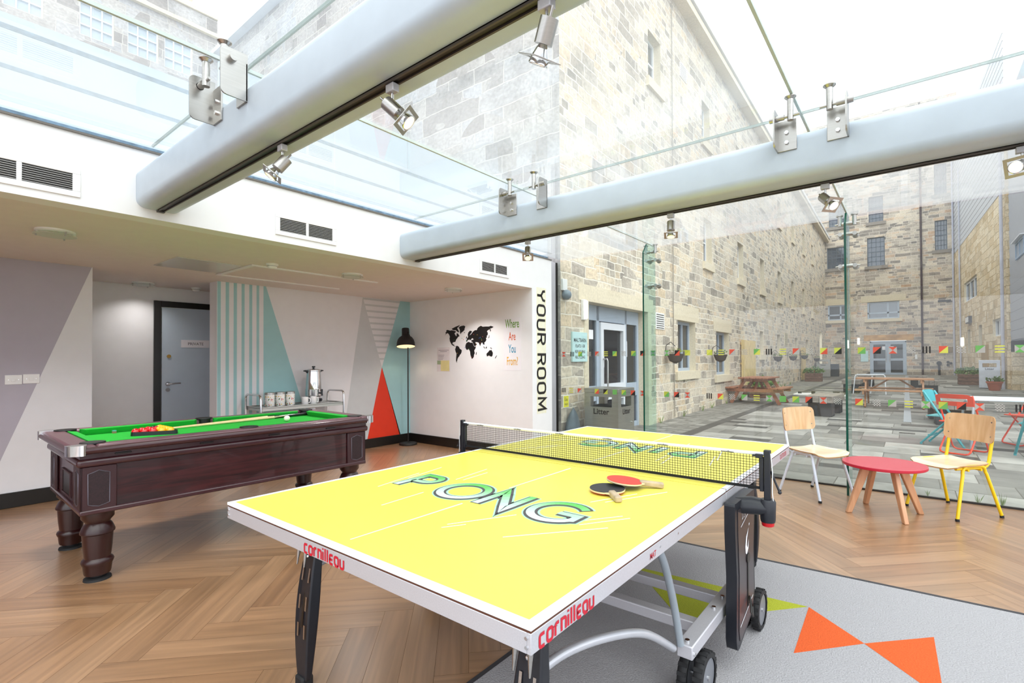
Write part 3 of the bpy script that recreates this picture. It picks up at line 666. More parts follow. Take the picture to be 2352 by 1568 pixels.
# paving: courses of slabs across the yard, setts by the facade
mb = MB(); random.seed(11)
def gpt(x, y, k=0): return (x, y, zg(y) - .004 + k)
y = 5.972
while y < 39.6:
    h = .5 if y < 22 else .9
    x = -3.05 + random.uniform(-.6, 0)
    while x < 9:
        w = random.choice((.5, .6, .8, 1.0)) * (1 if y < 22 else 1.5); g = .005
        dk = random.random()
        r = random.uniform(0, .13) if dk < .19 else random.uniform(.2, 1)
        if dk < .19: h2 = h * .5
        else: h2 = h
        x0, x1 = max(x, -3.05), x + w
        if not (x0 < -.02 and x1 > -.16 and y > 6) or True:
            if h2 < h:
                mb.face([gpt(x0 + g, y + g), gpt(x1 - g, y + g), gpt(x1 - g, y + h2 - g), gpt(x0 + g, y + h2 - g)]); mb.rnd[len(mb.f) - 1] = r
                mb.face([gpt(x0 + g, y + h2 + g), gpt(x1 - g, y + h2 + g), gpt(x1 - g, y + h - g), gpt(x0 + g, y + h - g)]); mb.rnd[len(mb.f) - 1] = random.uniform(.3, 1)
            else:
                mb.face([gpt(x0 + g, y + g), gpt(x1 - g, y + g), gpt(x1 - g, y + h - g), gpt(x0 + g, y + h - g)]); mb.rnd[len(mb.f) - 1] = r
        x += w
    y += h
# border course and setts beside the facade
y = 5.972
while y < 39.6:
    mb.face([gpt(-3.24, y + .004), gpt(-3.055, y + .004), gpt(-3.055, y + .6), gpt(-3.24, y + .6)]); mb.rnd[len(mb.f) - 1] = random.uniform(.08, .16)
    y += .604
y = 5.972
while y < 26:
    x = -3.25
    while x > -4.6:
        mb.face([gpt(x - .19, y + .004), gpt(x - .004, y + .004), gpt(x - .004, y + .1), gpt(x - .19, y + .1)]); mb.rnd[len(mb.f) - 1] = random.uniform(.25, .8)
        x -= .194
    y += .104
mb.face([gpt(-4.7, 26), gpt(-3.25, 26), gpt(-3.25, 39.6), gpt(-4.7, 39.6)]); mb.rnd[len(mb.f) - 1] = .5
for a, c in ((5.972, 8), (8, 38.28), (38.28, 39.6)): mb.face([gpt(-5, a, -.003), gpt(9, a, -.003), gpt(9, c, -.003), gpt(-5, c, -.003)], 1)
tag(mb.build('courtyard_paving', [pave, grout2], kind='structure'), 'grey stone slab paving of the courtyard', 'paving')
grnd = MB(); grnd.box(-70, 60, -60, 90, -.6, -.12); grnd.build('ground', mat('distant ground', '8b8983', .95), kind='structure')
b = MB(); b.face([gpt(-.16, 12.4, .004), gpt(-.03, 12.4, .004), gpt(-.24, 38, .004), gpt(-.36, 38, .004)])
tag(b.build('drain_channel', mat('galvanised channel', 'a9afb6', .45, .3)), 'pale metal drainage channel running up the middle of the courtyard', 'drain')
def grate(x0, x1, y0, y1, lb):
    t = thing('floor_grate', lb, 'grate', ((x0 + x1) / 2, y0, zg(y0)))
    w = x1 - x0; n_ = int(w / .022); b = MB(); b.box(-w / 2, w / 2, 0, .012, -.003, .003); b.box(-w / 2, w / 2, y1 - y0 - .012, y1 - y0, -.003, .003)
    for i in range(n_): b.box(-w / 2 + i * .022, -w / 2 + i * .022 + .010, .012, y1 - y0 - .012, -.003, .003)
    b.build('bars', mat('dull iron', '6b6660', .6, .4), t); MB().box(-w / 2, w / 2, 0, y1 - y0, -.003, -.002).build('pit', black, t)
grate(-.19, .62, 11.75, 12.1, 'long iron floor grate in the paving behind the blue folding chair'); grate(-.2, .02, 10.62, 10.74, 'short iron grate nearer the glass, left of the blue chair')
# ---- left facade with door, windows and slits
win = [('w', 10.80, 12.0, 1.03, 2.19), ('w', 13.73, 15.03, .86, 2.06)]
for yy in (19.05, 22.25, 26.6, 30.2): win.append(('s', yy, yy + .6 + (yy - 19) * .03, 1.45, 2.29))
for yy in (12.7, 16.07, 19.2, 22.5, 25.8, 29.2, 32.6): win.append(('u', yy, yy + .7, 3.8, 4.95))
for yy in (9.25, 12.65, 16.0, 19.3, 22.6, 26.0, 29.4, 32.8): win.append(('v', yy, yy + .65, 6.95, 7.95))
hl = [(6.80, 9.14, -.01, 2.24), (36.1, 37.3, .2, 3.0)] + [w_[1:] for w_ in win]
mb = MB(); holes(mb, 5.99, 39.6, -.05, 9.35, hl, lambda u, v, d: FP(u, v, d), .3, 0, 1)
# gable end facing the room and the wall behind
G0 = FP(5.99, 0)
mb.face([(-16.55, 5.99, 0), (G0.x, 5.99, 0), (G0.x, 5.99, 9.35), (G0.x - .5, 5.99, 10.4), (-16.55, 5.99, 10.4)], 2)
tag(mb.build('stone_building', [stA, dress, stD], kind='structure'), 'long sandstone building along the left of the courtyard', 'building')
b = MB()
b.beam(FP(5.9, 9.42, -.10), FP(39.6, 9.42, -.10), .3, .16); b.beam(FP(5.9, 9.60, -.22), FP(39.6, 9.60, -.22), .16, .14, m=1)
b.add([FP(5.9, 9.55, -.1), FP(39.6, 9.55, -.1), FP(39.6, 12.2, 3.5), FP(5.9, 12.2, 3.5)], [(0, 1, 2, 3)], 2)
b.beam((-16.6, 5.96, 10.46), (G0.x - .45, 5.96, 10.46), .35, .14, m=1); b.beam((G0.x - .45, 5.96, 10.46), (G0.x + .15, 5.96, 9.5), .3, .14, m=1)
tag(b.build('eaves', [dress, frameW, lead], kind='structure'), 'stone cornice and pale gutter along the top of the left building', 'eaves')
def part(mb, name, mt, par, **k): return mb.build(name, mt, par, world=True, **k)
def facade_window(y0, y1, z0, z1, lb, kind='w'):
    t = thing('facade_window', lb, 'window', FP((y0 + y1) / 2, z0, .2), group='windows of the left stone building')
    d = .2; b = MB()
    def bar(ya, yb, za, zb, dd=.2, th=.05):
        b.add([FP(ya, za, dd), FP(yb, za, dd), FP(yb, zb, dd), FP(ya, zb, dd), FP(ya, za, dd - th), FP(yb, za, dd - th), FP(yb, zb, dd - th), FP(ya, zb, dd - th)],
              [(3, 2, 1, 0), (4, 5, 6, 7), (0, 1, 5, 4), (1, 2, 6, 5), (2, 3, 7, 6), (3, 0, 4, 7)])
    w = .07 if kind == 'w' else .05
    bar(y0, y0 + w, z0, z1); bar(y1 - w, y1, z0, z1); bar(y0 + w, y1 - w, z0, z0 + w); bar(y0 + w, y1 - w, z1 - w, z1)
    if kind == 'w': bar(y0 + (y1 - y0) * .55, y0 + (y1 - y0) * .55 + .06, z0 + w, z1 - w)
    else: bar(y0 + w, y1 - w, (z0 + z1) / 2, (z0 + z1) / 2 + .04)
    part(b, 'window_frame', frameM if kind == 'w' else frameW, t)
    b = MB(); b.face([FP(y0 + w, z0 + w, d - .02), FP(y1 - w, z0 + w, d - .02), FP(y1 - w, z1 - w, d - .02), FP(y0 + w, z1 - w, d - .02)]); part(b, 'pane', GP, t)
    b = MB(); b.face([FP(y0, z0, d + .09), FP(y1, z0, d + .09), FP(y1, z1, d + .09), FP(y0, z1, d + .09)]); part(b, 'curtain', curtain if kind == 'w' else darkroom, t)
    b = MB(); e = .18 if kind == 'w' else .1
    bar_ = lambda a, c, z_a, z_b, d0, d1: b.add([FP(a, z_a, d0), FP(c, z_a, d0), FP(c, z_b, d0), FP(a, z_b, d0), FP(a, z_a, d1), FP(c, z_a, d1), FP(c, z_b, d1), FP(a, z_b, d1)],
              [(3, 2, 1, 0), (4, 5, 6, 7), (0, 1, 5, 4), (1, 2, 6, 5), (2, 3, 7, 6), (3, 0, 4, 7)])
    bar_(y0 - e, y1 + e, z0 - .19, z0 - .001, .05, -.06)
    part(b, 'sill', dress, t)
    if kind == 'w':
        b = MB(); bar_(y0 - .25, y1 + .25, z1 + .002, z1 + .36, .002, -.004); part(b, 'lintel', dress, t)
names = {'w': ['large ground floor window of the left building, first beyond the fin', 'large ground floor window of the left building, left of the timber trellis'],
         's': ['narrow ground floor slit window, first right of the timber trellis', 'narrow ground floor slit window, second right of the trellis', 'narrow ground floor slit window, third right of the trellis', 'narrow ground floor slit window, fourth right of the trellis'],
         'u': ['%s middle-storey window of the left building, counted from the glass room' % o for o in 'first second third fourth fifth sixth seventh'.split()],
         'v': ['%s top-storey window of the left building, counted from the gable corner' % o for o in 'first second third fourth fifth sixth seventh eighth'.split()]}
for w_ in win: facade_window(*w_[1:], names[w_[0]].pop(0), w_[0])
# entrance screen
t = thing('entrance_door', 'grey metal framed glazed entrance with pull handle behind the litter bin', 'door', FP(7.97, 0, .25))
def fbox(b, ya, yb, za, zb, d0, d1, m=0):
    b.add([FP(ya, za, d0), FP(yb, za, d0), FP(yb, zb, d0), FP(ya, zb, d0), FP(ya, za, d1), FP(yb, za, d1), FP(yb, zb, d1), FP(ya, zb, d1)],
          [(3, 2, 1, 0), (4, 5, 6, 7), (0, 1, 5, 4), (1, 2, 6, 5), (2, 3, 7, 6), (3, 0, 4, 7)], m)
b = MB()
for ya, yb in ((6.80, 6.84), (7.42, 7.52), (8.50, 8.60), (9.06, 9.14)): fbox(b, ya, yb, 0, 2.24, .28, .2)
fbox(b, 6.84, 9.06, 1.98, 2.24, .28, .2); fbox(b, 6.84, 7.42, .60, .86, .27, .21); fbox(b, 8.6, 9.06, .60, .86, .27, .21); fbox(b, 6.84, 9.06, 0, .1, .27, .21)
part(b, 'door_frame', frameM, t, bevel=.004)
b = MB(); fbox(b, 7.53, 7.63, .1, 1.96, .25, .17); fbox(b, 8.40, 8.49, .1, 1.96, .25, .17); fbox(b, 7.63, 8.40, .1, .22, .25, .17); fbox(b, 7.63, 8.40, 1.84, 1.96, .25, .17); fbox(b, 7.63, 8.40, .60, .88, .25, .17)
leaf = part(b, 'door_leaf', frameW, t)
leaf_parent = leaf
b = MB(); b.tube([FP(7.60, .62, .17) , FP(7.60, .62, .09), FP(7.60, .66, .08), FP(7.60, 1.28, .08), FP(7.60, 1.32, .09), FP(7.60, 1.32, .17)], .015, 10); part(b, 'pull_handle', steel, t, smooth=40)
for ya, yb, za, zb in ((6.84, 7.42, .86, 1.98), (6.84, 7.42, .1, .6), (7.63, 8.40, .88, 1.84), (7.63, 8.40, .22, .6), (8.6, 9.06, .86, 1.98), (8.6, 9.06, .1, .6)):
    b = MB(); b.face([FP(ya, za, .235), FP(yb, za, .235), FP(yb, zb, .235), FP(ya, zb, .235)]); part(b, 'pane', GP, t)
b = MB(); b.face([FP(6.8, 0, .31), FP(9.14, 0, .31), FP(9.14, 2.24, .31), FP(6.8, 2.24, .31)]); b.face([FP(6.8, 0, .9), FP(9.14, 0, .9), FP(9.14, 2.24, .9), FP(6.8, 2.24, .9)]); part(b, 'dark_lobby', darkroom, t)
b = MB(); fbox(b, 7.18, 7.36, 1.66, 1.82, .232, .230); fbox(b, 7.65, 7.75, 1.17, 1.38, .232, .23); fbox(b, 8.62, 8.68, 1.36, 1.66, .232, .23); part(b, 'door_notice', paper, t)
b = MB(); fbox(b, 6.5, 9.4, 2.242, 2.50, .002, -.006); fbox(b, 6.66, 6.80, 0, 2.24, .002, -.006); fbox(b, 9.14, 9.3, 0, 2.24, .002, -.006); part(b, 'stone_surround', dress, t)
def facade_flat(name, lb, cat, y0, y1, z0, z1, mt, th=.03, group=None):
    t = thing(name, lb, cat, FP((y0 + y1) / 2, z0, 0), group=group); b = MB(); fbox(b, y0, y1, z0, z1, 0, -th); part(b, 'panel', mt, t, bevel=.003); return t
t = facade_flat('wall_sign', 'pale blue MALTBARN flats sign beside the entrance', 'sign', 6.27, 6.71, 1.28, 1.735, mat('pale aqua sign', 'bfe0e2', .35))
b = MB()
for i, (s_, sz) in enumerate((('MALTBARN', .082), ('FLATS 1-58', .066), ('REFUSE BINS', .062), ('RECYCLING', .062))): write(b, s_, FP(6.49, 1.585 - i * .085, -.0315), FD, (0, 0, 1), sz, 0, .010, xs=.88)
part(b, 'sign_text', mat('sign ink', '2c3638', .6), t)
t = facade_flat('gas_sign', 'small yellow Gas main plate low on the stone at the glass edge', 'sign', 6.03, 6.19, .60, .79, mat('white enamel', 'eeeeea', .4), .01)
b = MB(); fbox(b, 6.042, 6.178, .612, .778, -.010, -.0115); part(b, 'yellow_face', mat('yellow enamel', 'e8e23a', .4), t)
b = MB(); write(b, 'Gas', FP(6.11, .705, -.0122), FD, (0, 0, 1), .07, 0, xs=.8); write(b, 'main', FP(6.11, .64, -.0122), FD, (0, 0, 1), .06, 0, xs=.8); part(b, 'sign_text', black, t)
litp = mat('lit white diffuser', 'f5f3ea', .4, emit='fff8ea', es=.9)
def bulkhead(y, z0, z1, lb, w=.1):
    t = thing('wall_light', lb, 'wall light', FP(y, z0, 0)); b = MB(); fbox(b, y - w, y + w, z0, z1, 0, -.05); part(b, 'housing', whitepl, t, bevel=.006)
    b = MB(); fbox(b, y - w * .6, y + w * .6, z0 + .02, z1 - .02, -.05, -.085); part(b, 'diffuser', litp, t, bevel=.008)
bulkhead(6.62, 1.93, 2.25, 'tall white wall light above the aqua sign', .05)
t = thing('security_light', 'grey domed lamp on the stone beside the glass edge', 'wall light', FP(6.1, 2.2, 0)); b = MB(); b.sphere(FP(6.08, 2.27, -.05), .075, 18); part(b, 'dome', mat('grey dome', '75828e', .4), t, smooth=60)
b = MB(); fbox(b, 6.0, 6.12, 2.33, 2.5, 0, -.04); part(b, 'mount', whitepl, t, bevel=.005)
def louv(y0, y1, z0, z1, lb, mt):
    t = thing('wall_vent', lb, 'vent', FP((y0 + y1) / 2, z0, 0)); b = MB(); fbox(b, y0, y1, z0, z1, .0, -.012); part(b, 'vent_frame', mt, t)
    b = MB(); n_ = int((z1 - z0) / .045)
    for i in range(n_): fbox(b, y0 + .03, y1 - .03, z0 + .02 + i * .045, z0 + .037 + i * .045, -.012, -.013)
    part(b, 'slats', black, t)
louv(9.52, 9.98, 1.93, 2.27, 'pale louvred vent beside the green fin on the facade', whitepl); louv(11.05, 11.5, 7.83, 8.15, 'louvred vent high on the left facade', whitepl)
louv(23.9, 24.6, 1.88, 2.42, 'pale louvred box vent between the slit windows', mat('cream vent', 'd9cfb0', .6))
b = MB(); b.tube([FP(10.5, .05, -.03), FP(10.45, 1.5, -.03), FP(10.5, 9.2, -.03)], .010, 8); tag(b.build('conduit', mat('dark conduit', '8c857b', .6)), 'thin dark conduit running up the left facade past the first window', 'pipe')
def trellis(y0, y1, z0, z1, lb):
    t = thing('timber_trellis', lb, 'trellis', FP((y0 + y1) / 2, z0, 0)); b = MB(); k = int((y1 - y0) / .19)
    for i in range(k): fbox(b, y0 + i * .19, y0 + i * .19 + .12, z0, z1, -.04, -.065)
    part(b, 'slats', mat('new pine', 'd5bd87', .7, noise=.12, scale=6), t); b = MB()
    for z in (z0 + .15, (z0 + z1) / 2, z1 - .15): fbox(b, y0, y1 - .05, z, z + .06, 0, -.04)
    part(b, 'rails', mat('pine rail', 'a58a5c', .7), t)
trellis(16.25, 18.2, .35, 1.9, 'slatted pine trellis on the left facade behind the picnic table'); trellis(28.2, 29.9, .2, 1.85, 'further pine trellis on the left facade behind the flower planter')
# hanging baskets
leafM = mat('green foliage', '5b7a35', .7, noise=.35, scale=30); leaf2 = mat('yellow green foliage', '8f9a45', .7, noise=.3, scale=30); redf = mat('red flowers', 'c9463a', .6, noise=.2); wick = mat('dark wicker', '4a413a', .9, noise=.3, scale=60)
def foliage(c, r, n_, mt, name, par, hz=1.0, size=.05):
    b = MB(); c = Vector(c)
    for i in range(n_):
        a = random.uniform(0, 2 * PI); rr = r * math.sqrt(random.random()); z = hz * r * random.uniform(0, 1) * (1 - (rr / r) ** 2 * .6)
        p = c + Vector((rr * math.cos(a), rr * math.sin(a), z)); d = Vector((math.cos(a) * random.uniform(.2, 1), math.sin(a) * random.uniform(.2, 1), random.uniform(.2, 1.2))).normalized()
        s_ = d.cross(Vector((random.random(), random.random(), .3))).normalized(); L_ = size * random.uniform(.7, 1.4)
        b.add([p, p + d * L_ * .5 + s_ * L_ * .28, p + d * L_, p + d * L_ * .5 - s_ * L_ * .28], [(0, 1, 2, 3)])
    return part(b, name, mt, par)
for i, (y, z) in enumerate(((10.04, 1.42), (13.32, 1.42), (21.1, 1.38), (24.6, 1.4), (28.0, 1.45), (32.7, 1.3))):
    c = FP(y, z, -.22)
    t = thing('hanging_basket', '%s wicker hanging basket along the left facade, counted from the entrance' % 'first second third fourth fifth sixth'.split()[i], 'basket', c, group='hanging baskets on the left facade')
    MB().lathe([(.02, -.2), (.12, -.15), (.17, -.02), (.175, 0), (.15, 0)], n=16).build('bowl', wick, t, smooth=40)
    b = MB(); b.tube([FP(y, z - .05, 0), FP(y, z + .18, -.02), FP(y, z + .25, -.12), FP(y, z + .16, -.22)], .008, 8); part(b, 'bracket', black, t)
    foliage(c, .15, 60, leaf2 if i == 0 else leafM, 'foliage', t, .8)
# ---- far wall
FY = 39.6
fh = [(-2.24, -.30, .2, 2.42), (-4.62, -3.50, 3.88, 4.92), (-2.35, -.64, 3.86, 4.98), (-4.64, -3.5, 7.45, 8.9), (-2.32, -1.36, 7.35, 9.25), (-2.22, -1.42, 10.25, 11.95), (-4.5, -3.6, 10.3, 11.9), (1.18, 1.78, 7.95, 9.8), (1.18, 1.78, 11.4, 13.3)]
mb = MB(); holes(mb, -6, 2.3, 0, 17.5, fh, lambda u, v, d: (u, FY + d, v), .3, 0, 1)
tag(mb.build('far_building', [stB, dress], kind='structure'), 'dark sandstone building closing the far end of the courtyard', 'building')
def farwin(x0, x1, z0, z1, lb, sash):
    t = thing('far_window', lb, 'window', ((x0 + x1) / 2, FY + .15, z0), group='windows of the far building'); w = x1 - x0; h = z1 - z0; b = MB()
    mt = frameM if not sash else mat('dark sash frame', '4f5a6a', .5)
    f = .09 if not sash else .05
    for a in ((-w / 2, w / 2, 0, f), (-w / 2, w / 2, h - f, h), (-w / 2, -w / 2 + f, f, h - f), (w / 2 - f, w / 2, f, h - f)): b.box(a[0], a[1], -.05, .0, a[2], a[3])
    if sash:
        for i in range(1, 4): b.box(-w / 2 + w * i / 4 - .02, -w / 2 + w * i / 4 + .02, -.03, 0, f, h - f)
        for i in range(1, 6): b.box(-w / 2 + f, w / 2 - f, -.03, 0, h * i / 6 - .02, h * i / 6 + .02)
        b.box(-w / 2 + f, w / 2 - f, -.045, 0, h / 2 - .03, h / 2 + .03)
    else: b.box(w * .12, w * .12 + .1, -.05, 0, f, h - f); b.box(-w / 2, w / 2, -.05, 0, h * .3, h * .3 + .1)
    b.build('window_frame', mt, t); MB().face([(-w / 2, -.01, 0), (w / 2, -.01, 0), (w / 2, -.01, h), (-w / 2, -.01, h)]).build('pane', glass('sky reflecting pane', (.35, .42, .5), 3.2, .15, (.6, .7, .85)) if 'sky reflecting pane' not in MC else MC['sky reflecting pane'], t)
    MB().face([(-w / 2, .12, 0), (w / 2, .12, 0), (w / 2, .12, h), (-w / 2, .12, h)]).build('curtain', curtain if not sash else mat('sky blue backing', '5a6f92', .9, noise=.3, scale=2), t)  # sky mirrored in the sash panes is put into the blue backing colour
    b = MB(); b.box(-w / 2 - .15, w / 2 + .15, -.26, -.15, -.2, 0); b.build('sill', dress if not sash else mat('dark stone sill', '8a8178', .8), t)
    if not sash: MB().box(-w / 2 - .35, w / 2 + .35, -.156, -.15, h + .01, h + .42).build('lintel', dress, t)
for k_, (a, lb) in enumerate(zip(fh[1:], ('wide ground floor casement at the left end of the far wall', 'wide ground floor casement above the far double doors', 'first floor sash at the left end of the far wall', 'tall first floor sash above the middle casement of the far wall', 'second floor sash in the middle of the far wall, faint in the haze', 'second floor sash at the left of the far wall, faint in the haze', 'sash window right of the dark downpipe on the far wall', 'highest sash right of the dark downpipe, faint in the haze'))): farwin(*a, lb, k_ > 1)
t = thing('double_door', 'grey blue glazed double doors at the far end of the courtyard', 'door', (-1.27, FY + .1, .2))
b = MB()
for a in ((-.97, -.90, 0, 2.2), (.90, .97, 0, 2.2), (-.97, .97, 2.1, 2.2), (-.02, .02, 0, 2.1)): b.box(a[0], a[1], -.08, 0, a[2], a[3])
b.build('door_frame', frameM, t)
for s_ in (-1, 1):
    b = MB(); x0, x1 = (-.9, -.02) if s_ < 0 else (.02, .9)
    for a in ((x0, x0 + .12, 0, 2.1), (x1 - .12, x1, 0, 2.1), (x0 + .12, x1 - .12, 0, .14), (x0 + .12, x1 - .12, 1.98, 2.1), (x0 + .12, x1 - .12, .92, 1.06)): b.box(a[0], a[1], -.07, -.01, a[2], a[3])
    lf = b.build('door_leaf', frameM, t)
    for z0, z1 in ((.14, .92), (1.06, 1.98)): MB().face([(x0 + .12, -.04, z0), (x1 - .12, -.04, z0), (x1 - .12, -.04, z1), (x0 + .12, -.04, z1)]).build('pane', GP, lf)
    MB().cyl((s_ * .1, -.12, .8), (s_ * .1, -.12, 1.5), .015, n=8).build('pull_handle', steel, lf)
    MB().box(s_ * .22 - .09, s_ * .22 + .09, -.045, -.042, 1.62, 1.85).build('door_notice', paper, lf)
MB().face([(-.95, .2, 0), (.95, .2, 0), (.95, .2, 2.2), (-.95, .2, 2.2)]).build('dark_lobby', darkroom, t)
MB().box(-1.3, 1.35, -.108, -.1, 2.22, 2.6).build('lintel', mat('rusty lintel stone', 'c39a6a', .85, noise=.3, scale=3), t)
b = MB(); b.tube([(.5, FY - .07, .22), (.5, FY - .07, 17.4)], .055, 10); tag(b.build('downpipe', mat('dark maroon pipe', '3a2226', .5)), 'dark maroon downpipe on the far wall', 'pipe')
b = MB(); b.tube([(2.02, FY - .12, .22), (2.02, FY - .12, 16)], .05, 10); tag(b.build('downpipe', mat('pale grey pipe', 'b9bac8', .5)), 'pale grey downpipe in the far right corner of the courtyard', 'pipe')
def farbox(name, lb, cat, x0, x1, z0, z1, mt, th=.06):
    return tag(MB().box(x0, x1, FY - th, FY - .001, z0, z1).build(name, mt, bevel=.01), lb, cat)
farbox('wall_light', 'small lit wall light left of the far double doors', 'wall light', -2.92, -2.80, 2.2, 2.62, litp)
farbox('wall_sign', 'pale aqua sign left of the far double doors', 'sign', -2.75, -2.33, 1.05, 1.75, MC['pale aqua sign'])
farbox('meter_box', 'brown slatted board on the far wall left of the fin', 'board', -4.2, -3.72, 1.3, 2.25, mat('brown grille', '9a8874', .7, noise=.2, scale=2, stretch=(20, 1, 1)))
farbox('wall_grille', 'brown framed grille near the right end of the far wall', 'grille', 1.55, 1.95, 1.6, 1.95, mat('dark tan grille', '8a7658', .7))
farbox('slot_vent', 'dark horizontal slot vent high on the far wall', 'vent', 1.28, 1.9, 4.72, 4.84, black)
farbox('door_entry', 'small black and white entry panel right of the far doors', 'entry panel', .12, .24, 1.2, 1.5, whitepl)
for x, z, r_, lb in ((1.3, .95, .13, 'large black vent cowl low on the far wall'), (1.72, 1.02, .07, 'upper small black vent low on the far wall'), (1.72, .84, .07, 'lower small black vent low on the far wall'), (1.86, .95, .07, 'black vent by the pale corner downpipe')):
    b = MB(); b.cyl((x, FY, z), (x, FY - .12, z), r_, n=14)
    if r_ > .1: b.cyl((x, FY - .06, .22), (x, FY - .06, z), .06, n=10)
    tag(b.build('vent_cowl', rubber, smooth=40), lb, 'vent')
# ---- right hand side: new stone wall, cladding, overhanging clad box
RA = Vector((2.08, 39.6, 0)); RB = Vector((2.78, 25.2, 0)); RD_ = (RB - RA).normalized(); RN = Vector((RD_.y, -RD_.x, 0))
RL = (RB - RA).length
def RP(y, z, d=0): q = RA + RD_ * ((39.6 - y) / (39.6 - 25.2) * RL) - RN * d; q.z = z; return q
rh = [(31.6, 35.7, 4.25, 5.3), (33.8, 34.7, 1.5, 2.75), (30.4, 31.3, 1.7, 2.8), (26.2, 27.85, 2.15, 2.85)]
mb = MB(); holes(mb, 25.2, 39.6, 0, 7.6, rh, RP, .35, 0, 1); mb.face([(2.78, 25.2, 0), (3.3, 25.2, 0), (3.3, 25.2, 10.6), (2.78, 25.2, 10.6)], 0)
tag(mb.build('annex_wall', [stC, dress], kind='structure'), 'pale new sandstone wall along the right of the courtyard', 'wall')
cl = mat('grey boarding', 'a3a7b3', .5, noise=.05); clw = mat('pale boarding', 'cfd2da', .5, noise=.04)
mb = MB(); z = 7.6
while z < 13.5:
    p = [RP(39.6, z, .02), RP(25.2, z, .02), RP(25.2, z + .27, .0), RP(39.6, z + .27, .0)]; mb.face(p, 0); mb.face([RP(39.6, z, .02), RP(39.6, z, -.01), RP(25.2, z, -.01), RP(25.2, z, .02)], 1); z += .275
tag(mb.build('annex_cladding', [clw, black], kind='structure'), 'pale boarded upper storey above the right stone wall', 'cladding')
mb = MB()
def bx2(x0, x1, y0, y1, z0, z1, m_=0): mb.box(x0, x1, y0, y1, z0, z1, m_)
z = 1.92
while z < 10.5:
    mb.add([(2.88, 12, z + .014), (2.88, 25.1, z + .014), (2.862, 25.1, z + .33), (2.862, 12, z + .33)], [(0, 1, 2, 3)], 0)
    mb.add([(2.88, 12, z + .014), (2.88, 25.1, z + .014), (2.92, 25.1, z - .005), (2.92, 12, z - .005)], [(0, 1, 2, 3)], 1); z += .335
mb.face([(2.88, 25.1, 1.9), (9, 25.1, 1.9), (9, 25.1, 10.5), (2.88, 25.1, 10.5)], 0); mb.face([(2.88, 12, 1.9), (9, 12, 1.9), (9, 25.1, 1.9), (2.88, 25.1, 1.9)], 2)
mb.face([(2.88, 12, 1.9), (9, 12, 1.9), (9, 12, 10.5), (2.88, 12, 10.5)], 0)
tag(mb.build('clad_box', [cl, black, mat('grey soffit', '8c8e94', .7)], kind='structure'), 'grey boarded overhanging storey at the right edge', 'cladding')
mb = MB(); mb.box(2.86, 9, 24.9, 26, 0, 1.5, 0); mb.box(2.88, 9, 25.0, 26, 1.5, 1.9, 1); tag(mb.build('annex_base', [stC, darkroom], kind='structure'), 'stone base beneath the overhanging boarded storey', 'wall')
t = thing('clad_window', 'small blue-framed window in the grey boarding at the right edge', 'window', (2.855, 22.7, 4.62)); b = MB()
for a in ((-.8, .8, 0, .06), (-.8, .8, .5, .56), (-.8, -.74, .06, .5), (.74, .8, .06, .5), (0, .06, .06, .5)): b.box(-.03, .01, a[0], a[1], a[2], a[3])
b.build('window_frame', mat('blue grey frame', '8fa3bd', .5), t); MB().face([(-.005, -.8, 0), (-.005, .8, 0), (-.005, .8, .56), (-.005, -.8, .56)]).build('pane', MC['sky reflecting pane'], t)
MB().box(-.12, 0, -.9, .9, .58, .61).build('awning', frameW, t)
b = MB(); b.tube([RP(25.35, .1, -.09), RP(25.35, 10.6, -.09)], .055, 10); tag(b.build('downpipe', MC['pale grey pipe']), 'pale lilac downpipe beside the right-hand litter bin', 'pipe')
b = MB(); b.tube([RP(36.8, .2, -.06), RP(36.8, 12, -.06)], .04, 8); tag(b.build('downpipe', MC['pale grey pipe']), 'thin pale downpipe on the new stone wall near the far corner', 'pipe')
t = thing('strip_window', 'shallow three-light window in the right stone wall', 'window', RP(33.6, 4.25, .12))
b = MB()
def rbox(b, ya, yb, za, zb, d0, d1):
    b.add([RP(ya, za, d0), RP(yb, za, d0), RP(yb, zb, d0), RP(ya, zb, d0), RP(ya, za, d1), RP(yb, za, d1), RP(yb, zb, d1), RP(ya, zb, d1)], [(3, 2, 1, 0), (4, 5, 6, 7), (0, 1, 5, 4), (1, 2, 6, 5), (2, 3, 7, 6), (3, 0, 4, 7)])
for a in ((31.6, 35.7, 4.25, 4.34), (31.6, 35.7, 5.2, 5.3), (31.6, 31.75, 4.34, 5.2), (35.55, 35.7, 4.34, 5.2), (32.9, 33.05, 4.34, 5.2), (34.2, 34.35, 4.34, 5.2)): rbox(b, *a, .15, .08)
part(b, 'window_frame', frameW, t); b = MB(); b.face([RP(31.6, 4.25, .13), RP(35.7, 4.25, .13), RP(35.7, 5.3, .13), RP(31.6, 5.3, .13)]); part(b, 'pane', GP, t)
b = MB()
for a in rh: b.face([RP(a[0], a[2], .3), RP(a[1], a[2], .3), RP(a[1], a[3], .3), RP(a[0], a[3], .3)])
tag(b.build('annex_interior', darkroom, kind='structure'), 'dark rooms behind the right wall openings', 'interior')
t = thing('corner_window', 'grey framed window under the overhang on the right wall', 'window', RP(27.0, 2.15, .12)); b = MB()
for a in ((26.2, 27.85, 2.15, 2.22), (26.2, 27.85, 2.78, 2.85), (26.2, 26.3, 2.22, 2.78), (27.75, 27.85, 2.22, 2.78), (27.0, 27.1, 2.22, 2.78)): rbox(b, *a, .15, .08)
part(b, 'window_frame', frameW, t); b = MB(); b.face([RP(26.2, 2.15, .13), RP(27.85, 2.15, .13), RP(27.85, 2.85, .13), RP(26.2, 2.85, .13)]); part(b, 'pane', GP, t)
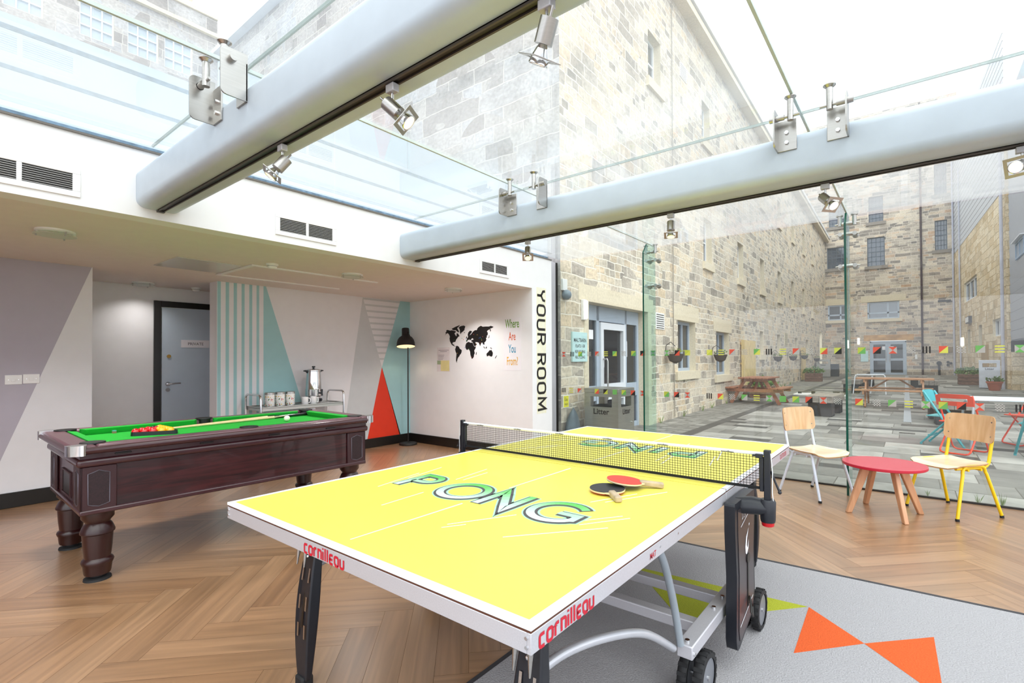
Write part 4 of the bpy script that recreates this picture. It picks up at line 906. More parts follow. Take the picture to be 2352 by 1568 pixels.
t = thing('wall_light', 'square dark bulkhead light high on the right stone wall', 'wall light', RP(33.8, 3.05, 0)); b = MB(); rbox(b, 33.2, 34.3, 3.05, 3.4, -.002, -.12); part(b, 'housing', mat('dark grey metal', '4c4a4e', .5), t); b = MB(); rbox(b, 33.35, 34.15, 3.1, 3.35, -.12, -.15); part(b, 'diffuser', whitepl, t)
b = MB(); rbox(b, 28.85, 30.3, .16, 1.85, -.004, -.05); tag(b.build('timber_gate', mat('tan timber boards', 'a98a58', .7, noise=.2, scale=2, stretch=(1, 9, .5))), 'tan timber panel on the right stone wall behind the litter bin', 'panel')
b = MB(); rbox(b, 36.0, 36.4, 1.9, 2.4, -.002, -.1); tag(b.build('wall_light', litp), 'small lit wall light near the far end of the right wall', 'wall light')
# ---- white clad upstand behind the fascia and the old building far left, both seen through the roof
mb = MB(); wl = mat('white exterior render', 'a9b7c3', .6, noise=.015); bl = mat('blue grey gap', '5f7788', .8, noise=.3, scale=25)
xs_ = -4.3
for y0, y1, zt in ((-3.6, 1.6, 3.42), (1.6, 5.98, 3.72)):
    mb.box(xs_ - .1, xs_, y0, y1, 2.36, zt, 0)
for z0, h in ((3.325, .03), (3.085, .026), (2.825, .018)): mb.box(xs_, xs_ + .002, -3.6, 5.98, z0, z0 + h, 1)
for y in (2.55, 4.9): mb.box(xs_, xs_ + .0015, y, y + .004, 2.6, 3.72, 2)
tag(mb.build('upstand', [wl, bl, mgrey], kind='structure'), 'white rendered upstand behind the glass roof edge', 'wall')
tag(MB().box(-16.5, -4.4, -3.6, 5.98, 2.4, 3.3).build('flat_roof', wl, kind='structure'), 'white flat roof beyond the upstand', 'roof')
X2 = -16.5
wh = [(a, a + .68, 9.56, 10.42) for a in (1.55, 2.88, 3.84, 4.66)] + [(a, a + .68, 9.56, 10.42) for a in (-.6, .3, -1.7, -3)]
mb = MB(); holes(mb, -12, 5.99, 3, 11.6, wh, lambda u, v, d: (X2 - d, u, v), .2, 0, 1)
mb.box(X2 - .05, X2 + .12, -12, 5.99, 10.98, 11.08, 1); mb.box(X2 - .05, X2 + .06, -12, 5.99, 11.55, 11.65, 1); mb.box(X2 - .1, X2 + .02, -12, 5.99, 12.35, 12.5, 1)
tag(mb.build('old_building', [stD, dress], kind='structure'), 'old stone building far left with sash windows and balustrade, seen through the roof', 'building')
for k_, h in enumerate(wh):
    lb = ['sash window of the old building at the left edge, cut by the frame', 'tall sash window of the old building, second from the left edge', 'sash window of the old building, third from the left edge', 'sash window of the old building nearest the beam fixings'][k_] if k_ < 4 else None
    if lb is None: continue
    t = thing('sash_window', lb, 'window', (X2, (h[0] + h[1]) / 2, h[2]), group='sash windows of the old building'); w = h[1] - h[0]; hh = h[3] - h[2]; b = MB()
    for i in range(4): b.box(-.1, -.05, -w / 2 + i * (w - .03) / 3, -w / 2 + i * (w - .03) / 3 + .03, 0, hh)
    for i in range(4): b.box(-.1, -.045, -w / 2, w / 2, i * (hh - .03) / 3, i * (hh - .03) / 3 + .03)
    b.build('glazing_bars', frameW, t); MB().face([(-.09, -w / 2, 0), (-.09, w / 2, 0), (-.09, w / 2, hh), (-.09, -w / 2, hh)]).build('pane', mat('pale sky pane', 'aebdc9', .3), t)
b0 = MB(); b0.lathe([(.06, 0), (.06, .06), (.035, .1), (.09, .3), (.06, .45), (.035, .6), (.06, .66), (.06, .7)], n=10)
first = None
for i in range(24):
    y = -1.6 + i * .3
    if i == 0: first = b0.build('baluster', dress, smooth=40, loc=(X2 - .04, y, 11.65)); o = first
    else: o = first.copy(); COL.objects.link(o); o.location = (X2 - .04, y, 11.65)
    tag(o, 'stone baluster in the row along the top of the old building', 'baluster', 'balusters of the old building')
# ================================================================== POOL CORNER
def wood_mat(name, a, b_, sc=3, st=(1, 14, 14), rough=.3, coat=.3, dist=1.2):
    M, nt, b, N, L = nodes_mat(name, rough)
    t = N('ShaderNodeTexCoord'); mp = N('ShaderNodeMapping'); mp.inputs['Scale'].default_value = st
    nz = N('ShaderNodeTexNoise'); nz.inputs['Scale'].default_value = sc; nz.inputs['Detail'].default_value = 6; nz.inputs['Distortion'].default_value = dist
    L(t.outputs['Object'], mp.inputs[0]); L(mp.outputs[0], nz.inputs['Vector']); r = ramp(N, [(.32, a), (.68, b_)]); L(nz.outputs['Fac'], r.inputs[0]); L(r.outputs[0], b.inputs['Base Color'])
    b.inputs['Coat Weight'].default_value = coat; return M
mahog = wood_mat('dark mahogany panel', '1d0709', '43181a', 2.2, (16, 1, 14)); mahr = mat('mahogany rail', '3c1c21', .28, noise=.12, coat=.3); mahl = mat('mahogany leg', '2b0e0e', .32, noise=.15, coat=.15)
rail_top = mat('paler mahogany top', '64454c', .32, noise=.08); padm = mat('dark corner pad', '35191d', .45, noise=.08)  # rail top is paler than the mahogany below it
baize = mat('green baize', '04a528', .9, noise=.05, scale=60); baized = mat('green cushion cloth', '07a32c', .9, noise=.05, scale=60)
L2, W2, TZ = .985, .55, .832
t = thing('pool_table', 'dark mahogany pool table with bright green cloth and turned legs', 'pool table', (-4.345, 1.635, 0), math.radians(-1.2))
b = MB(); b.box(-W2 + .065, W2 - .065, -L2 + .065, L2 - .065, .425, .735); b.build('body', mahog, t)
b = MB(); b.box(-W2 + .045, W2 - .045, -L2 + .045, L2 - .045, .415, .445); b.build('lower_moulding', mahr, t, bevel=.008)
b = MB(); b.box(-W2 + .03, W2 - .03, -L2 + .03, L2 - .03, .70, .748); b.build('upper_moulding', mahr, t, bevel=.018, seg=3)
b = MB(); b.box(-W2 + .045, W2 - .045, -L2 + .045, L2 - .045, .748, .778); b.build('frieze', mahr, t)
# top rail as four members round the playing area
rw = .115; b = MB()
for a in ((-W2, W2, -L2, -L2 + rw), (-W2, W2, L2 - rw, L2), (-W2, -W2 + rw, -L2 + rw, L2 - rw), (W2 - rw, W2, -L2 + rw, L2 - rw)): b.box(a[0], a[1], a[2], a[3], .778, TZ)
b.build('top_rail', rail_top, t, bevel=.016, seg=3)
b = MB()
for sx in (-1, 1): b.tube([(sx * (W2 - .006), -L2 + .04, .802), (sx * (W2 - .006), L2 - .04, .802)], .021, 12)
for sy in (-1, 1): b.tube([(-W2 + .04, sy * (L2 - .006), .802), (W2 - .04, sy * (L2 - .006), .802)], .021, 12)
b.build('edge_moulding', mahr, t, smooth=60)
BX, BY = W2 - rw, L2 - rw
MB().box(-BX, BX, -BY, BY, .76, .788).build('bed_cloth', baize, t)
cb_ = [((-BX, -BY + .075), (-BX, -.06), 1, 0), ((-BX, .06), (-BX, BY - .075), 1, 0), ((BX, -BY + .075), (BX, -.06), -1, 0), ((BX, .06), (BX, BY - .075), -1, 0), ((-BX + .075, -BY), (BX - .075, -BY), 0, 1), ((-BX + .075, BY), (BX - .075, BY), 0, -1)]
for (a0, a1), (c0, c1), nx, ny in cb_:
    d = .045; e = .028 if a0 == c0 else .028; dx, dy = (0, 1) if nx else (1, 0)
    b = MB()
    top = [(a0, a1), (c0, c1), (c0 - dx * e + nx * d, c1 - dy * e + ny * d), (a0 + dx * e + nx * d, a1 + dy * e + ny * d)]
    b.add([(x, y, TZ + .001) for x, y in top[:2]] + [(x, y, TZ - .004) for x, y in top[2:]] + [(x, y, .788) for x, y in top[:2]] + [(x - nx * .018, y - ny * .018, .789) for x, y in top[2:]],
          [(0, 1, 2, 3), (7, 6, 5, 4), (0, 4, 5, 1), (1, 5, 6, 2), (2, 6, 7, 3), (3, 7, 4, 0)])
    recalc(b.build('cushion', baized, t))
for sx in (-1, 0, 1):
    pass
for (px_, py_) in ((-BX, -BY), (BX, -BY), (-BX, BY), (BX, BY), (-BX - .02, 0), (BX + .02, 0)):
    b = MB(); b.cyl((px_, py_, .770), (px_, py_, TZ + .0015), .047, n=24); b.lathe([(.047, TZ + .001), (.062, TZ + .001), (.060, TZ + .007), (.049, TZ + .006)], (px_, py_, 0), 28)
    b.build('pocket', mat('black pocket leather', '0a0a0b', .5), t, smooth=40)
for sx in (-1, 1):
    for sy in (-1, 1):
        b = MB(); c = Vector((sx * (W2 - .055), sy * (L2 - .055), 0)); R_ = .074
        a0 = {(1, 1): 0, (-1, 1): 90, (-1, -1): 180, (1, -1): 270}[(sx, sy)]
        pr = arc((c.x, c.y), R_, a0 - 8, a0 + 98, 10); b.prism([(c.x - sx * .028, c.y - sy * .028, .776)] + [(p[0], p[1], .776) for p in pr], (0, 0, .060)); recalc(b.build('corner_cap', chrome, t, bevel=.015, seg=4))
        b = MB(); x1, y1 = sx * (W2 - .048), sy * (L2 - .048); b.box(min(x1, x1 - sx * .20), max(x1, x1 - sx * .20), min(y1, y1 - sy * .016), max(y1, y1 - sy * .016), .43, .70)
        b.box(min(x1, x1 - sx * .016), max(x1, x1 - sx * .016), min(y1, y1 - sy * .17), max(y1, y1 - sy * .17), .43, .70); b.build('corner_pad', padm, t, bevel=.006)
        def plaque(o, ux):
            o, ux = Vector(o), Vector(ux); nn = Vector((0, 0, 1)).cross(ux) * -1
            pr = [(-.05, .03), (-.03, .022), (0, .03 - .016), (.03, .022), (.05, .03), (.05, .21), (.03, .216), (0, .228), (-.03, .216), (-.05, .21)]
            q = MB(); q.tube([o + ux * p[0] + Vector((0, 0, p[1])) for p in pr], .0025, 6, closed=True); return q, pr, o, ux
        for o_, ux_, ou in (((x1 + sx * .0003, sy * (L2 - .133), .447), (0, 1, 0), (sx * .0008, 0)), ((sx * (W2 - .148), y1 + sy * .0003, .447), (1, 0, 0), (0, sy * .0008))):
            q, pr, o_, ux_ = plaque(o_, ux_); pl = q.build('plaque_rim', mat('dull pewter', '6e6a74', .4, .6), t, smooth=60)
            q = MB(); q.face([o_ + ux_ * p[0] + Vector((ou[0], ou[1], p[1])) for p in pr]); q.build('plaque', mat('hatched dark pad', '241015', .5, noise=.5, scale=140), t)
        b = MB(); b.lathe([(0.0701, .43), (0.0791, .42), (0.0791, .375), (0.0633, .355), (0.0588, .345), (0.0678, .335), (0.0768, .315), (0.0836, .295), (0.0836, .285), (0.0746, .278), (0.0701, .20), (0.0633, .135), (0.0746, .125), (0.0791, .112), (0.0746, .098), (0.0701, .090), (0.0655, .045), (0.0621, .035)], (sx * (W2 - .145), sy * (L2 - .145), 0), 32)
        lg = b.build('leg', mahl, t, smooth=40)
        MB().lathe([(.03, .04), (.035, .02), (.066, .012), (.068, 0)], (sx * (W2 - .145), sy * (L2 - .145), 0), 28).build('foot', rubber, lg, smooth=40)
b = MB(); b.box(-.13, .13, -L2 + .062, -L2 + .0665, .47, .61); b.build('ball_return', black, t)
b = MB(); b.box(-.14, .14, -L2 + .055, -L2 + .07, .46, .47); b.box(-.14, -.13, -L2 + .055, -L2 + .07, .47, .62); b.box(.13, .14, -L2 + .055, -L2 + .07, .47, .62); b.box(-.13, .13, -L2 + .055, -L2 + .07, .61, .62); b.build('return_surround', padm, t, bevel=.003)
for i in range(4): b = MB(); b.box(W2 - .047, W2 - .036, -.78 + i * .45, -.70 + i * .45, .758, .768); b.build('clip', black, t, bevel=.002)
# balls, rack, cues, chalk
BZ = .788; br = .0254
def tz(x, y): return (x, y)
RX, RY = -4.435, 1.215
Rv = math.radians(8)
rk = thing('ball_rack', 'black plastic triangle rack holding the red and yellow balls', 'rack', (RX, RY, BZ))
def tri(s): return [(0 + s * 2 * 0, s * 2.05), (s * 1.78, -s * 1.03), (-s * 1.78, -s * 1.03)]
def rtri(R):  # rounded triangle
    o = []
    for k in range(3):
        a = math.radians(90 - 120 * k); c = (R * math.cos(a), R * math.sin(a))
        o += arc(c, .03, math.degrees(a) + 60, math.degrees(a) - 60, 5)
    return o
RR = .118; rot = lambda p, a=math.radians(-58): (p[0] * math.cos(a) - p[1] * math.sin(a), p[0] * math.sin(a) + p[1] * math.cos(a))
b = MB(); pts = [rot(p) for p in rtri(RR)]
out_ = [(p[0] * 1.06, p[1] * 1.06) for p in pts]; n_ = len(pts)
b.add([(p[0], p[1], 0) for p in out_] + [(p[0], p[1], 0) for p in pts] + [(p[0] * .985, p[1] * .985, .028) for p in out_] + [(p[0], p[1], .028) for p in pts],
      [q for i in range(n_) for q in ((i, (i + 1) % n_, 2 * n_ + (i + 1) % n_, 2 * n_ + i), (n_ + (i + 1) % n_, n_ + i, 3 * n_ + i, 3 * n_ + (i + 1) % n_), (2 * n_ + i, 2 * n_ + (i + 1) % n_, 3 * n_ + (i + 1) % n_, 3 * n_ + i))])
recalc(b.build('rack_wall', blackp, rk))
redb = mat('red ball', 'd8101c', .1, noise=.02, coat=.6); yelb = mat('yellow ball', 'f2b600', .1, noise=.02, coat=.6); cueb = mat('cream cue ball', 'f3f0dc', .12, noise=.01, coat=.6); blkb = mat('black ball', '0b0b0c', .1, noise=.02, coat=.6)
cols = ['r', 'ry', 'ryk', 'rryy', 'ryryy']; kinds = []
k_ = 0; ro = ['first', 'second', 'third', 'fourth', 'fifth']; cnt = {'r': 0, 'y': 0}
balls = []
for i in range(5):
    for j in range(i + 1):
        p = rot(((j - i / 2) * 2 * br * 1.01, RR * .90 - i * br * 1.76)); balls.append((p[0], p[1]))
balls.sort(key=lambda p: p[0] * .3 + p[1]); 
order = 'rrrrrrkryyyyyyy'
for i, (x, y) in enumerate(balls):
    c = order[i]; o = MB().sphere((0, 0, 0), br, 22).build('pool_ball', {'r': redb, 'y': yelb, 'k': blkb}[c], smooth=80, loc=(RX + x, RY + y, BZ + br + .001))
    if c == 'k': tag(o, 'black ball among the reds in the triangle rack', 'ball')
    elif c == 'r': tag(o, 'glossy red ball packed in the black triangle rack', 'ball', 'red balls in the rack')
    else: tag(o, 'glossy yellow ball packed in the black triangle rack', 'ball', 'yellow balls in the rack')
tag(MB().sphere((0, 0, 0), .0254, 26).build('cue_ball', cueb, smooth=80, loc=(-4.37, 2.14, BZ + .0262)), 'cream white cue ball alone on the green cloth', 'ball')
ash = wood_mat('pale ash cue', 'd6b683', 'ecd6a8', 6, (30, 2, 30), .3, .3)
def cue(p0, p1, lb):
    p0, p1 = Vector(p0), Vector(p1); d = p1 - p0; t = thing('pool_cue', lb, 'cue', p0)
    Lc = d.length; a = d.normalized(); P = lambda s: a * (Lc * s)
    MB().tube([P(.008), P(.35), P(.68)], [.0052, .0085, .0118], 12).build('shaft', ash, t, smooth=60)
    MB().cyl(P(0), P(.008), .005, n=10).build('tip', mat('blue leather tip', '4c6a80', .8), t)
    b = MB(); b.tube([P(.68), P(1)], [.0119, .0145], 12); sp = b.build('butt', mat('black lacquered butt', '16151a', .15, coat=.5), t, smooth=60)
    b = MB(); u = a.orthogonal().normalized(); w = a.cross(u)
    for k in range(4):
        q = u * math.cos(k * PI / 2 + .6) + w * math.sin(k * PI / 2 + .6); r_ = a.cross(q)
        b.face([P(.68) + q * .0121 + r_ * .0045, P(.79) + q * .0128, P(.68) + q * .0121 - r_ * .0045])
    b.build('splice', ash, t)
    MB().cyl(P(.955), P(.962), .0148, n=12).build('ring', chrome, t)
cue((-4.585, 1.33, BZ + .010), (-4.70, 2.56, BZ + .016), 'pool cue nearer the front, its tip behind the yellow balls')
cue((-4.63, 1.36, BZ + .010), (-4.775, 2.50, BZ + .016), 'pool cue lying further back beside the other cue')
t = thing('chalk_cube', 'small turquoise chalk cube on the green cloth', 'chalk', (-4.72, 1.03, BZ)); MB().box(-.011, .011, -.011, .011, 0, .016).build('label_wrap', mat('brown chalk label', '8a7250', .7), t); MB().box(-.011, .011, -.011, .011, .016, .022).build('chalk_top', mat('turquoise chalk', '4fb0a8', .9), t)
# ------------------------------------------------------------------ floor lamp
t = thing('floor_lamp', 'black floor lamp with bell shade lit in the corner', 'lamp', (-6.27, 4.96, 0))
MB().lathe([(.135, 0), (.138, .02), (.13, .032), (.02, .036)], n=36).build('base', mat('matt black metal', '1c1a19', .55, noise=.05), t, smooth=40)
b = MB(); b.tube([(0, 0, .03), (0, 0, 1.60)], .0095, 12); b.build('pole', black, t, smooth=60)
a = Vector((.16, -.10, -1)).normalized(); c = Vector((0.02, -.06, 1.70)); sh = MC['matt black metal']
pr = [(.0, .115), (.052, .115), (.056, .105), (.058, .0), (.066, -.008), (.098, -.030), (.122, -.066), (.136, -.115), (.141, -.175)]
b = MB(); b.lathe([(r_, -z) for r_, z in pr], c, 36, ax=a, cap=False); b.build('lamp_shade', sh, t, smooth=50)
b = MB(); b.lathe([(.052, .0), (.094, .036), (.118, .070), (.132, .117), (.137, .173)], c, 36, ax=a, cap=True); b.build('shade_lining', mat('cream lit lining', 'f6ead0', .6, emit='ffe0a8', es=.55), t, smooth=50)
b = MB(); u = a.orthogonal().normalized()
b = MB(); b.tube([c - a * .03 + Vector((.075, 0, 0)), c - a * .0 + Vector((.085, .02, -.02)), Vector((.03, 0, 1.60)), Vector((0, 0, 1.58))], .006, 8); b.cyl(c - a * .05 - Vector((.072, 0, 0)), c - a * .05 + Vector((.078, 0, 0)), .008, n=10); b.build('hinge', black, t, smooth=40)
bulb = c + a * .10; MB().sphere(bulb, .03, 16).build('bulb', mat('warm bulb', 'fff2d8', .4, emit='ffdca0', es=14), t, smooth=80)
ld = bpy.data.lights.new('lamp_light', 'SPOT'); ld.energy = 14; ld.color = (1, .82, .58); ld.spot_size = math.radians(125); ld.spot_blend = .6; ld.shadow_soft_size = .05
lo = bpy.data.objects.new('lamp_light', ld); COL.objects.link(lo); lo.parent = t; lo.location = c + a * .15; lo.rotation_euler = a.to_track_quat('-Z', 'Y').to_euler()
b = MB(); b.tube([(-.05, .04, .006), (-.12, .09, .006), (-.10, .17, .006), (-.2, .19, .006)], .003, 6); b.build('cable', black, t)
# ------------------------------------------------------------------ tea trolley
t = thing('serving_trolley', 'stainless steel two-handled trolley against the mural wall', 'trolley', (-6.25, 3.19, 0))
TL, TW = .52, .20
for z, nm in ((.76, 'top_shelf'), (.28, 'lower_shelf')):
    b = MB(); b.box(-TW, TW, -TL, TL, z - .004, z); b.box(-TW, -TW + .004, -TL, TL, z - .035, z + .012); b.box(TW - .004, TW, -TL, TL, z - .035, z + .012); b.box(-TW, TW, -TL, -TL + .004, z - .035, z + .012); b.box(-TW, TW, TL - .004, TL, z - .035, z + .012)
    b.build(nm, steel, t)
for sy in (-1, 1):
    y = sy * (TL + .012); r_ = .06; p = [(-TW, y, .10)] + [(q[0], y, q[1]) for q in arc((-TW + r_, .915 - r_), r_, 180, 90, 6)] + [(q[0], y, q[1]) for q in arc((TW - r_, .915 - r_), r_, 90, 0, 6)] + [(TW, y, .10)]
    b = MB(); b.tube(p, .0125, 12); b.build('end_frame', chrome, t, smooth=60)
for sx in (-1, 1):
    for sy in (-1, 1): b = MB(); b.cyl((sx * TW - .012, sy * (TL + .012), .045), (sx * TW + .012, sy * (TL + .012), .045), .045, n=20); b.box(sx * TW - .008, sx * TW + .008, sy * (TL + .012) - .02, sy * (TL + .012) + .02, .05, .11); b.build('caster', rubber, t, smooth=40)
SZ = .761
def pat_mat():
    M, nt, b, N, L = nodes_mat('floral tin print', .35)
    t = N('ShaderNodeTexCoord'); vo = N('ShaderNodeTexVoronoi'); vo.inputs['Scale'].default_value = 62; L(t.outputs['Object'], vo.inputs['Vector'])
    r = ramp(N, [(0, '1d1a1c'), (.12, 'c9402f'), (.25, 'f2f1ec'), (.45, 'e6b830'), (.58, 'f2f1ec'), (.72, '5f9e4a'), (.86, 'f2f1ec'), (1, '2c2a30')]); r.color_ramp.interpolation = 'CONSTANT'
    sp_ = N('ShaderNodeSeparateXYZ'); L(vo.outputs['Color'], sp_.inputs[0]); L(sp_.outputs[0], r.inputs[0])
    mx = N('ShaderNodeMix'); mx.data_type = 'RGBA'; lt = N('ShaderNodeMath'); lt.operation = 'GREATER_THAN'; lt.inputs[1].default_value = .42; L(vo.outputs['Distance'], lt.inputs[0])
    L(lt.outputs[0], mx.inputs['Factor']); L(r.outputs[0], mx.inputs[6]); mx.inputs[7].default_value = lin('f3f2ee'); L(mx.outputs[2], b.inputs['Base Color']); return M
flo = pat_mat()
for i, (y, lb) in enumerate(((2.84, 'patterned storage tin on the trolley, left of the three'), (2.965, 'patterned storage tin on the trolley, middle of the three'), (3.09, 'patterned storage tin on the trolley, right of the three next to the mugs'))):
    t = thing('storage_tin', lb, 'tin', (-6.23, y, SZ), group='patterned tins on the trolley')
    MB().lathe([(.053, 0), (.055, .004), (.055, .150)], n=28).build('printed_body', flo, t, smooth=40); MB().lathe([(.0562, .146), (.0562, .170), (.053, .173), (.05, .171)], n=28).build('lid', steel, t, smooth=40); MB().lathe([(.0562, .0), (.0562, .008)], n=28).build('base_rim', steel, t, smooth=40)
for y, lb in ((3.235, 'white mug on the trolley right beside the tins'), (3.345, 'white mug on the trolley tucked beside the urn')):
    t = thing('mug', lb, 'mug', (-6.14, y, SZ), group='white mugs on the trolley')
    MB().lathe([(.036, 0), (.039, .004), (.039, .098), (.036, .098), (.035, .006)], n=26, cap=False).build('cup', whitepl, t, smooth=40)
    b = MB(); b.tube([(.01, .037, .08), (.012, .058, .078), (.012, .066, .05), (.012, .058, .024), (.01, .037, .02)], .0055, 8); b.build('handle', whitepl, t, smooth=60)
t = thing('tea_urn', 'tall stainless steel urn with black tap and handles on the trolley', 'urn', (-6.27, 3.42, SZ))
b = MB(); b.lathe([(.085, .0), (.088, .004), (.088, .085), (.084, .088), (.094, .092), (.100, .10), (.100, .185), (.097, .19), (.092, .30), (.085, .415), (.089, .42), (.089, .432)], n=40); b.build('body', chrome, t, smooth=30)
b = MB(); b.lathe([(.089, .432), (.085, .440), (.05, .452), (.012, .456)], n=36); b.build('lid', chrome, t, smooth=40)
b = MB(); b.lathe([(.010, .455), (.010, .465), (.022, .470), (.022, .480), (.016, .486)], n=20); b.build('knob', blackp, t, smooth=40)
for sy in (-1, 1): b = MB(); b.tube([(0, sy * .08, .405), (0, sy * .105, .425), (0, sy * .135, .425)], [.016, .013, .007], 10); b.build('handle', blackp, t, smooth=50)
b = MB(); b.cyl((.095, .03, .135), (.135, .04, .135), .012, n=14); b.tube([(.135, .04, .155), (.137, .04, .13), (.14, .04, .10)], .011, 10); b.box(.128, .142, .03, .05, .15, .185); b.build('tap', blackp, t, smooth=40)
b = MB(); b.cyl((.086, .045, .045), (.10, .052, .045), .021, n=20); b.build('dial', blackp, t, smooth=40)
# ================================================================== TABLE TENNIS TABLE
yel = mat('yellow table surface', 'ecdf5e', .32, noise=.02, scale=3); wline = mat('white table line', 'eef2f8', .35, noise=.01); brown = mat('brown board edge', '5a3220', .6)
ink_red = mat('red lettering ink', 'c4122e', .45); ink_pk = mat('faded pink lettering ink', 'cf4a86', .45)
TX, TY = -1.405, 2.196; HX, HY = .7625, 1.37; TT = .76
t = thing('table_tennis_table', 'bright yellow outdoor table tennis table with PING and PONG artwork', 'table', (TX, TY, 0)); TTB = t
mint = mat('mint halo print', 'a9dfc0', .4); dgr = mat('dark grey print', '5d6468', .4); Mg, nt, bb_, N, L_ = nodes_mat('green to white letter print', .4)
uvn = N('ShaderNodeAttribute'); uvn.attribute_name = 'rnd'; r_ = ramp(N, [(0, 'd5e6e8'), (1, '5cbf57')]); L_(uvn.outputs['Fac'], r_.inputs[0]); L_(r_.outputs[0], bb_.inputs['Base Color'])
def ell(cx, cy, rx, ry, a0, a1, n): return [(cx + rx * math.cos(math.radians(a0 + (a1 - a0) * i / n)), cy + ry * math.sin(math.radians(a0 + (a1 - a0) * i / n))) for i in range(n + 1)]
def dens(p, k=6):
    o = []
    for i in range(len(p) - 1): o += [(p[i][0] + (p[i + 1][0] - p[i][0]) * j / k, p[i][1] + (p[i + 1][1] - p[i][1]) * j / k) for j in range(k)]
    return o + [p[-1]]
GLY = {'P': [(dens([(0, 0), (0, 1)]) + [(.12, 1.0)] + ell(.34, .74, .26, .26, 90, -90, 10) + [(.02, .48)], False)],
       'I': [(dens([(0, 0), (0, 1)]), False)], 'N': [(dens([(0, 0), (0, 1), (.72, 0), (.72, 1)]), False)],
       'O': [(ell(.52, .5, .52, .52, 0, 350, 34), True)], 'G': [(ell(.52, .5, .52, .52, 40, 325, 28) + dens([(.98, .22), (.98, .46), (.56, .46)], 3), False)]}
LET = {'P': 'letter_p'}
def artwork(word, x0, y0, flip, wdt):
    x = x0
    for ch in word:
        par = None
        for lay, (mt, w, dz, off) in enumerate(((mint, .068, .0004, (.004, -.002)), (dgr, .053, .0008, (.004, -.004)), (Mg, .032, .0012, (0, 0)))):
            b = MB()
            for pts, cl_ in GLY[ch]:
                vs, fs = ribbon([(px * .2 + x + off[0], py * .2 + y0 + off[1]) for px, py in pts], w, cl_)
                if flip: vs = [(-a, -c) for a, c in vs]
                o = len(b.f); b.flat2d(vs, fs, (0, 0, TT + dz), (1, 0, 0), (0, 1, 0))
                for i, f in enumerate(fs):
                    cy_ = sum(abs(vs[j][1] if not flip else -vs[j][1]) * 0 + (vs[j][1] if not flip else -vs[j][1]) for j in f) / len(f)
                    b.rnd[o + i] = max(0, min(1, (cy_ - y0) / .2))
            b.build('printed_letter' if lay == 2 else ('letter_outline' if lay else 'letter_halo'), mt, TTB)
        x += wdt[ch]
WD = {'P': .235, 'O': .262, 'N': .225, 'G': .2, 'I': .10}
artwork('PONG', -.462, -.79, False, WD)
artwork('PING', -.40, -.79, True, WD)
SEG = [[-0.487, -0.866, -0.546, -0.585], [-0.502, -0.687, -0.554, -0.431], [-0.301, -0.571, -0.333, -0.321], [-0.267, -0.556, -0.278, -0.377], [-0.233, -1.029, -0.249, -0.807], [0.146, -1.063, 0.19, -0.992], [0.138, -1.03, 0.262, -0.809], [0.37, -1.008, 0.595, -0.735], [0.502, -0.766, 0.609, -0.601], [0.49, -0.719, 0.577, -0.595], [0.395, -0.514, 0.49, -0.296], [0.442, -0.48, 0.58, -0.196]]
for s_ in (-1, 1):
    y0, y1 = (-HY, -.004) if s_ < 0 else (.004, HY)
    b = MB(); b.box(-HX, HX, y0, y1, TT - .010, TT); top = b.build('tabletop', yel, t)
    b = MB(); e = .0002; lw = .02; oy = y0 if s_ < 0 else y1 - lw
    ya, yb = (y0 + lw, y1) if s_ < 0 else (y0, y1 - lw); g = .0006; od = (oy - g, oy + lw) if s_ < 0 else (oy, oy + lw + g); b.box(-HX - g, HX + g, od[0], od[1], TT - .0098, TT + e); b.box(-HX - g, -HX + lw, ya, yb, TT - .0098, TT + e); b.box(HX - lw, HX + g, ya, yb, TT - .0098, TT + e)
    for a0, a1 in ((-1.31, -.825), (-.54, -.055)):
        a0, a1 = (a0, a1) if s_ < 0 else (-a1, -a0); b.face([(-.0025, a0, TT + .0003), (.0025, a0, TT + .0003), (.0065, a1, TT + .0003), (-.0025, a1, TT + .0003)])
    for x0, yy0, x1, yy1 in SEG:
        k = -s_; vs, fs = ribbon([(x0 * k, yy0 * k), (x1 * k, yy1 * k)], .0055); vs = [tuple(p) for p in vs]; b.flat2d(vs, fs, (0, 0, TT + .00025), (1, 0, 0), (0, 1, 0))
    b.build('white_lines', wline, top)
    b = MB(); b.box(-HX + .001, HX - .001, y0 + .001, y1 - .001, TT - .016, TT - .010); b.build('board_edge', brown, top)
    b = MB(); th = .012
    b.box(-HX, -HX + th, y0, y1, TT - .062, TT - .016); b.box(HX - th, HX, y0, y1, TT - .062, TT - .016)
    a = (y0, y0 + th) if s_ < 0 else (y1 - th, y1); b.box(-HX + th, HX - th, a[0], a[1], TT - .062, TT - .016); b.box(-HX + th, HX - th, y0 + (0 if s_ > 0 else 1.3), y0 + .012 + (0 if s_ > 0 else 1.3), TT - .06, TT - .016)
    b.box(-HX + th, HX - th, (y0 + y1) / 2 - .02, (y0 + y1) / 2 + .02, TT - .055, TT - .016)
    fr_ = b.build('apron', alum, top, bevel=.0015)
    b = MB()
    for sx in (-1, 1):
        for z in (TT - .028, TT - .048): b.cyl((sx * (HX - .012), s_ * HY, z), (sx * (HX - .012), s_ * (HY + .003), z), .004, n=10)
        for yy in (.55, .70): b.cyl((sx * HX, s_ * yy, TT - .034), (sx * (HX + .002), s_ * yy, TT - .034), .004, n=10)
    b.build('rivet', chrome, top)
